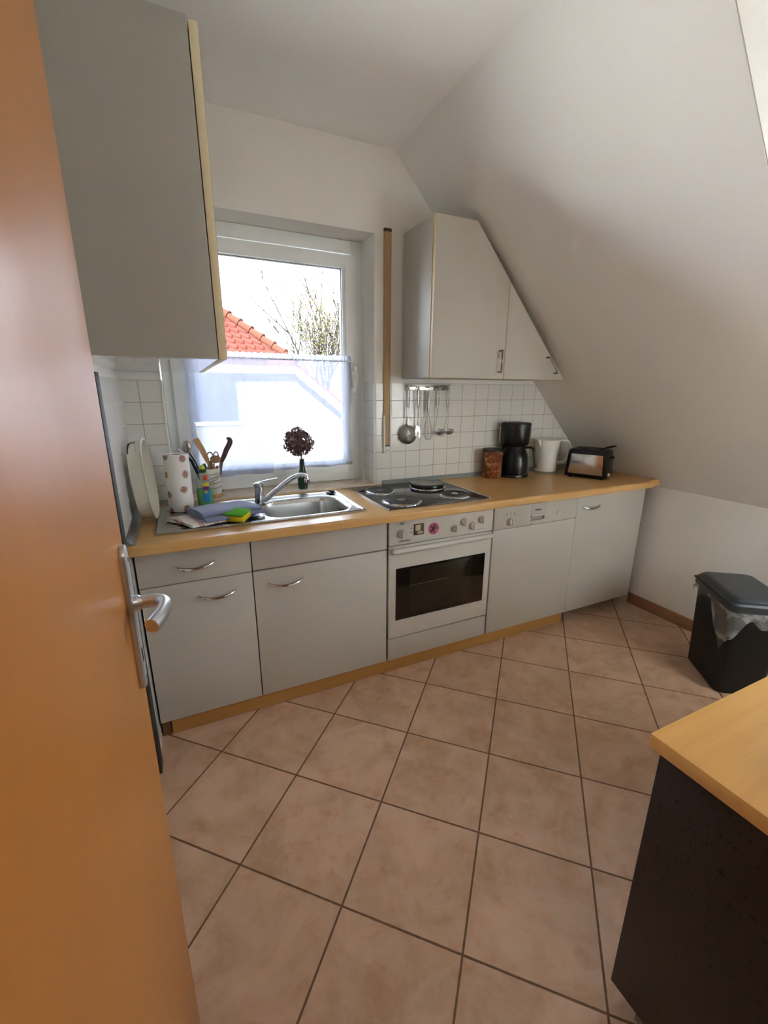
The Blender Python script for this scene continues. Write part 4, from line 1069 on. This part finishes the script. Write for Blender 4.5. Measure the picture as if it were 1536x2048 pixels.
# ------------------------------------------------------------------ waste bin
ba = math.atan2(-.805, -.593)      # local +x runs along the left side towards the camera
bn = thing('waste_bin', 'black rectangular waste bin with anthracite lid by the right wall', 'waste bin', (2.60, -1.33, 0), rz=0)
A0 = Vector((2.560, -1.085)); du = Vector((-.593, -.805)); dw_ = Vector((.805, -.593))
def bp(a, b, z): p = A0+du*a+dw_*b; return (p.x, p.y, z)
BL, BW = .355, .262
def ringpts(i, z, r=.03, n=6):
    out = []; a0, a1, b0, b1 = i, BL-i, i, BW-i
    for (ca, cb, st_) in ((a1-r, b1-r, 0), (a0+r, b1-r, 90), (a0+r, b0+r, 180), (a1-r, b0+r, 270)):
        for k in range(n+1):
            a = radians(st_+90*k/n); out.append(bp(ca+r*cos(a), cb+r*sin(a), z))
    return out
def loft(spec, cap0=True, cap1=True, r=.03):
    mb = MB(); rs = [[mb.bm.verts.new(p) for p in ringpts(i, z, r)] for i, z in spec]; n = len(rs[0])
    for a, b in zip(rs, rs[1:]):
        for k in range(n): mb.bm.faces.new((a[k], a[(k+1) % n], b[(k+1) % n], b[k]))
    if cap0: mb.bm.faces.new(rs[0][::-1])
    if cap1: mb.bm.faces.new(rs[-1])
    bmesh.ops.recalc_face_normals(mb.bm, faces=mb.bm.faces); return mb
link('bin_body', loft([(.034, .001), (.030, .006), (.014, .40), (.016, .452)]), M['bin'], bn)
link('lid_rim', loft([(.004, .435), (.0, .440), (.0, .470), (.006, .478)]), M['lid'], bn)
link('lid', loft([(.010, .478), (.012, .488), (.024, .499), (.034, .500)]), M['lid'], bn)
q = MB(); 
for (a0, b0, a1, b1) in ((.012, .006, .34, .006),):
    q.tube([bp(a0, b0-.004, .466), bp(a1, b1-.004, .466)], .006, 8)
link('hinge_bar', q, M['blackmatt'], bn)
# liner folded over the rim, hanging in uneven scallops
def liner():
    mb = MB(); base = ringpts(.008, .44, .03, 6); n = len(base); c2 = A0+du*BL/2+dw_*BW/2; cols = []
    P = []
    for i in range(n):
        a = Vector(base[i]); b = Vector(base[(i+1) % n]); m_ = max(1, int((b-a).length/.012))
        for k in range(m_): P.append(a+(b-a)*k/m_)
    rn = random.Random(2); nn = len(P)
    for i, p in enumerate(P):
        s = i/nn; rel = Vector((p.x, p.y))-A0; a_ = rel.dot(du)/BL; b_ = rel.dot(dw_)/BW
        # longest at the near left corner
        dcor = math.hypot((a_-.92)*1.2, b_*1.2)
        ln = .055+.030*sin(i*.33+1)+.014*sin(i*.9)+.115*math.exp(-(dcor/.33)**2)-.04*math.exp(-((a_-.38)/.13)**2)*(1 if b_ < .3 else 0)
        ln = max(.02, ln); out = (Vector((p.x, p.y))-c2).normalized(); col = []
        for j in range(9):
            t = j/8; z = .442-ln*t; inset_ = (.452-z)*.06
            off = .006+.010*t*(1-.3*t)+.006*sin(i*.55+t*5)*t+.004*sin(i*1.3-t*7)*t
            col.append(mb.bm.verts.new((p.x+out.x*(off-inset_), p.y+out.y*(off-inset_), z)))
        cols.append(col)
    for i in range(nn):
        a, b = cols[i], cols[(i+1) % nn]
        for j in range(8): mb.bm.faces.new((a[j], b[j], b[j+1], a[j+1]))
    return mb
o = tag(recenter(link('bin_liner', liner(), M['bag'], ang=180), (2.55, -1.33, .30)), 'clear plastic bag hanging out under the lid of the waste bin', 'bin bag')

# ------------------------------------------------------------------ sideboard at the right
isl = thing('sideboard', 'black speckled sideboard with orange beech top at the right foreground', 'sideboard', (1.6, -2.15, 0))
IX0, IY1 = .953, -1.892
link('top', MB().box(IX0, 2.25, YF+.005, IY1, .735, .765, bev=.0015), M['island'], isl)
link('end_panel', MB().box(IX0+.014, IX0+.034, YF+.01, IY1-.016, .085, .735, bev=.0012), M['granite'], isl)
link('body', MB().box(IX0+.034, 2.236, YF+.01, IY1-.034, .085, .735), M['granite'], isl, smooth=False)
for k in range(3):
    a = IX0+.016+k*.407; link('door', MB().box(a, a+.404, IY1-.0335, IY1-.016, .088, .732, bev=.001), M['granite'], isl)
link('plinth', MB().box(IX0+.052, 2.20, YF+.01, IY1-.062, 0.0005, .085), M['plinthgrey'], isl, smooth=False)
jr = thing('spice_jar', 'small dark red jar at right edge of the sideboard top', 'jar', (1.088, -2.045, .765))
link('jar', MB().lathe([(.022, 0), (.024, .003), (.024, .055), (.018, .062)], 1.090, -2.045, .765, n=28), plain('jar_glass', '4a2226', .12), jr)
link('lid', MB().lathe([(.020, .062), (.020, .076), (.018, .078)], 1.090, -2.045, .765, n=28), M['steel'], jr)

# ------------------------------------------------------------------ door, opened flat towards the left wall
dz = thing('door_1', '', '', (.07, -1.97, 0), kind='structure')
LEAN = .005
def dl(mb):      # the leaf hangs very slightly out of plumb
    bmesh.ops.transform(mb.bm, matrix=Matrix(((1, 0, LEAN, 0), (0, 1, 0, 0), (0, 0, 1, 0), (0, 0, 0, 1))), verts=mb.bm.verts)
    return mb
DX, DYe = .1055, -1.565
link('door_leaf', dl(MB().box(DX-.040, DX, -2.385, DYe, .008, 2.0, bev=.002)), M['door'], dz)
py = -1.603
pp = MB(); T = Matrix.Translation((DX-.0005, py, 1.055)) @ Matrix.Rotation(pi/2, 4, 'Y')
def plate_pts():
    out = []; hw, hh_ = .019, .118
    for k in range(9): a = pi*k/8; out.append((hw*cos(a), hh_-hw+hw*sin(a)))
    for k in range(9): a = pi+pi*k/8; out.append((hw*cos(a), -hh_+hw+hw*sin(a)))
    return out
pts = [(py+a, 1.055+b) for a, b in plate_pts()]
pp.prism(pts, DX-.001, DX+.008, 'yz', bev=.0028)
hp_ = link('handle_plate', dl(pp), M['handle_alu'], dz)
q = MB()
for z in (1.150, .955): q.lathe([(.004, 0), (.004, .0015)], n=14, m=Matrix.Translation((DX+.0075, py, z)) @ Matrix.Rotation(pi/2, 4, 'Y'))
link('screws', dl(q), M['chrome'], hp_)
q = MB(); q.lathe([(.005, 0), (.005, .0012)], n=16, m=Matrix.Translation((DX+.0075, py, 1.000)) @ Matrix.Rotation(pi/2, 4, 'Y')); q.box(DX+.007, DX+.0088, py-.002, py+.002, .982, .998)
link('keyhole', dl(q), M['dark'], hp_)
q = MB(); q.lathe([(.013, 0), (.012, .006), (.0095, .012)], n=24, m=Matrix.Translation((DX+.007, py, 1.080)) @ Matrix.Rotation(pi/2, 4, 'Y'))
path = smoothpath([(DX+.010, py, 1.080), (DX+.024, py, 1.0805), (DX+.037, py-.002, 1.080), (DX+.0465, py-.010, 1.0795), (DX+.0495, py-.022, 1.079), (DX+.0465, py-.040, 1.077), (DX+.040, py-.056, 1.075), (DX+.033, py-.070, 1.073)], 6)
q.tube(path, .0095, 16, rr=[.0088+.0012*i/len(path) for i in range(len(path))], flat=1.15)
link('door_lever', dl(q), M['handle_alu'], dz)

# ------------------------------------------------------------------ outside: neighbouring house, tree, ground
hs = thing('neighbour_house', 'white neighbouring house with orange tiled half-hip roof outside the window', 'house', (1.0, 9, -4))
HF = 6.0; ex, ez = 2.25, 1.86; apx, apy, apz = .75, 7.02, 3.06; sl_ = (apz-ez)/(ex-apx); xe2 = 5.2; ze2 = ez-(xe2-ex)*sl_
wallp = [(ex-.12, ez-.10), (xe2-.5, ze2+.5*sl_-.12), (xe2-.5, -4), (-.63, -4), (-.63, ez-.10)]
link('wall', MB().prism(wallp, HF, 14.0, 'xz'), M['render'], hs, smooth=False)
rf = MB(); bmv = rf.bm
def poly(pts): bmv.faces.new([bmv.verts.new(p) for p in pts])
poly([(ex, HF-.2, ez), (apx, apy, apz), (-.75, HF-.2, ez)])
poly([(ex, HF-.2, ez), (xe2, HF-.2, ze2), (xe2, 14.2, ze2), (apx, 14.2, apz), (apx, apy, apz)])
poly([(-.75, HF-.2, ez), (apx, apy, apz), (apx, 14.2, apz), (-.75, 14.2, ez)])
bmesh.ops.recalc_face_normals(bmv, faces=bmv.faces)
r0 = bmesh.ops.extrude_face_region(bmv, geom=list(bmv.faces)); [setattr(v, 'co', v.co-Vector((0, 0, .07))) for v in r0['geom'] if isinstance(v, bmesh.types.BMVert)]
link('roof', rf, M['roof'], hs, smooth=False)
# ridge tiles down the hip
n_r = 9; a_ = Vector((ex, HF-.2, ez)); b_ = Vector((apx, apy, apz))
q = MB()
for k in range(n_r):
    t0, t1 = k/n_r, (k+1)/n_r+.02; p0 = a_.lerp(b_, t0)+Vector((0, 0, .01)); p1 = a_.lerp(b_, min(1, t1))+Vector((0, 0, -.005))
    q.tube([p0, p0.lerp(p1, .12), p0.lerp(p1, .14), p1], .07, 12, rr=[.092, .092, .074, .066])
q.tube([(apx, apy, apz+.01), (apx, 14.2, apz+.01)], .07, 12)
link('ridge_tiles', q, M['ridge'], hs)
vb = MB()
def board(p, q_, t=.17):
    (x0, z0), (x1, z1) = p, q_; vb.prism([(x0, z0), (x1, z1), (x1, z1-t), (x0, z0-t)], HF-.19, HF-.12, 'xz')
board((-.75, ez-.03), (ex, ez-.03), .16); board((ex, ez-.03), (xe2, ze2-.03), .2)
link('verge_board', vb, M['verge'], hs, smooth=False)
wn = link('window', MB().box(.42, 1.20, HF-.03, HF+.05, .84, 1.56, bev=.01), M['housewindow'], hs)
link('window_surround', MB().box(.36, 1.26, HF-.04, HF+.02, .78, .84), M['verge'], hs, smooth=False)
tr = thing('bare_tree', 'bare spring tree with fine twigs and yellow buds behind the house', 'tree', (7.4, 20, -4))
rnd = random.Random(21); bmx = MB(); bud = MB()
def branch(p, d, L, r, depth):
    pts = [p]; n = 4
    for i in range(n):
        d = (d+Vector((rnd.uniform(-.16, .16), rnd.uniform(-.16, .16), rnd.uniform(-.02, .12)))).normalized(); p = p+d*L/n; pts.append(p)
        if depth < 4 and (i > 0 or depth > 0):
            for _ in range(2 if depth < 1 else rnd.choice((1, 1, 2)) if depth < 3 else rnd.choice((0, 1))):
                dd = (d+Vector((rnd.uniform(-.75, .75), rnd.uniform(-.6, .6), rnd.uniform(-.1, .5)))).normalized()
                branch(p, dd, L*rnd.uniform(.5, .72), max(.011, r*.55), depth+1)
        if depth >= 3 and rnd.random() < .35:
            s = .035; o_ = Vector((rnd.uniform(-.06, .06), 0, rnd.uniform(-.06, .06)))
            bud.bm.faces.new([bud.bm.verts.new(p+o_+Vector(v)) for v in ((-s, 0, 0), (0, -s, -s*.6), (s, 0, 0), (0, s, s*.9))])
    bmx.tube(pts, r, 4 if depth > 1 else 7, rr=[r*(1-.16*i) for i in range(len(pts))], cap=False, rec=False)
branch(Vector((7.45, 20, -4)), Vector((0, 0, 1)), 5.6, .12, 0)
for k in range(13): branch(Vector((7.35, 20, 1.2)), Vector((-.62+k*.08, rnd.uniform(-.2, .2), 1)).normalized(), rnd.uniform(2.3, 3.1), .035, 1)
link('branches', bmx, M['bark'], tr, ang=180); b0 = link('buds', bud, M['buds'], tr, ang=180); b0['kind'] = 'stuff'
g_ = struct('ground', MB().box(-30, 40, .4, 60, -4.2, -4.0), M['ground'], smooth=False)

# ------------------------------------------------------------------ daylight
W = bpy.data.worlds.new('World'); S.world = W; W.use_nodes = True
nt = W.node_tree; bg = nt.nodes['Background']; bg.inputs[0].default_value = (.70, .83, 1.0, 1); bg.inputs[1].default_value = 2.0
def portal(name, loc, rot, sx, sy):
    L = bpy.data.lights.new(name, 'AREA'); L.shape = 'RECTANGLE'; L.size = sx; L.size_y = sy; L.cycles.is_portal = True
    o = bpy.data.objects.new(name, L); C.objects.link(o); o.location = loc; o.rotation_euler = rot
portal('portal_window', ((WX0+WX1)/2, YG+.09, (WZ0+WZ1)/2), (-pi/2, 0, 0), WX1-WX0, WZ1-WZ0)
portal('portal_dormer', (XR+.16, (DY0+DY1)/2, (DZ0+DZ1)/2), (0, pi/2, 0), DZ1-DZ0, DY1-DY0)
L = bpy.data.lights.new('sun', 'SUN'); L.energy = 16; L.angle = radians(2); L.color = (.86, .92, 1)
o = bpy.data.objects.new('sun', L); C.objects.link(o); o.rotation_euler = Vector((.25, .75, -.6)).to_track_quat('-Z', 'Y').to_euler()
# weak unseen lamp, added in the hallway behind the camera
L = bpy.data.lights.new('hallway_fill', 'AREA'); L.size = .4; L.energy = .6; L.color = (1, .86, .7)
o = bpy.data.objects.new('hallway_fill', L); C.objects.link(o); o.location = (.9, -3.3, ZC-.03)

# ------------------------------------------------------------------ camera
cam = bpy.data.cameras.new('camera'); co_ = bpy.data.objects.new('camera', cam); C.objects.link(co_)
f_px = 864.668
cam.sensor_fit = 'VERTICAL'; cam.sensor_height = 36; cam.sensor_width = 27; cam.lens = f_px/2048*36
cam.clip_start = .02; cam.clip_end = 200
co_.location = (.2084, -2.2885, 1.3874)
co_.rotation_mode = 'XYZ'; co_.rotation_euler = (1.2961, -.0043, -.4364)
S.camera = co_

S.view_settings.view_transform = 'Standard'; S.view_settings.look = 'None'; S.view_settings.gamma = 1
S.view_settings.use_curve_mapping = False; S.view_settings.exposure = 3.62
try:
    S.cycles.use_denoising = True; S.cycles.denoiser = 'OPENIMAGEDENOISE'
except Exception: pass
S.cycles.max_bounces = 10; S.cycles.diffuse_bounces = 7; S.cycles.glossy_bounces = 5; S.cycles.transparent_max_bounces = 16; S.cycles.transmission_bounces = 6
S.cycles.sample_clamp_indirect = 6; S.cycles.caustics_reflective = False; S.cycles.caustics_refractive = False
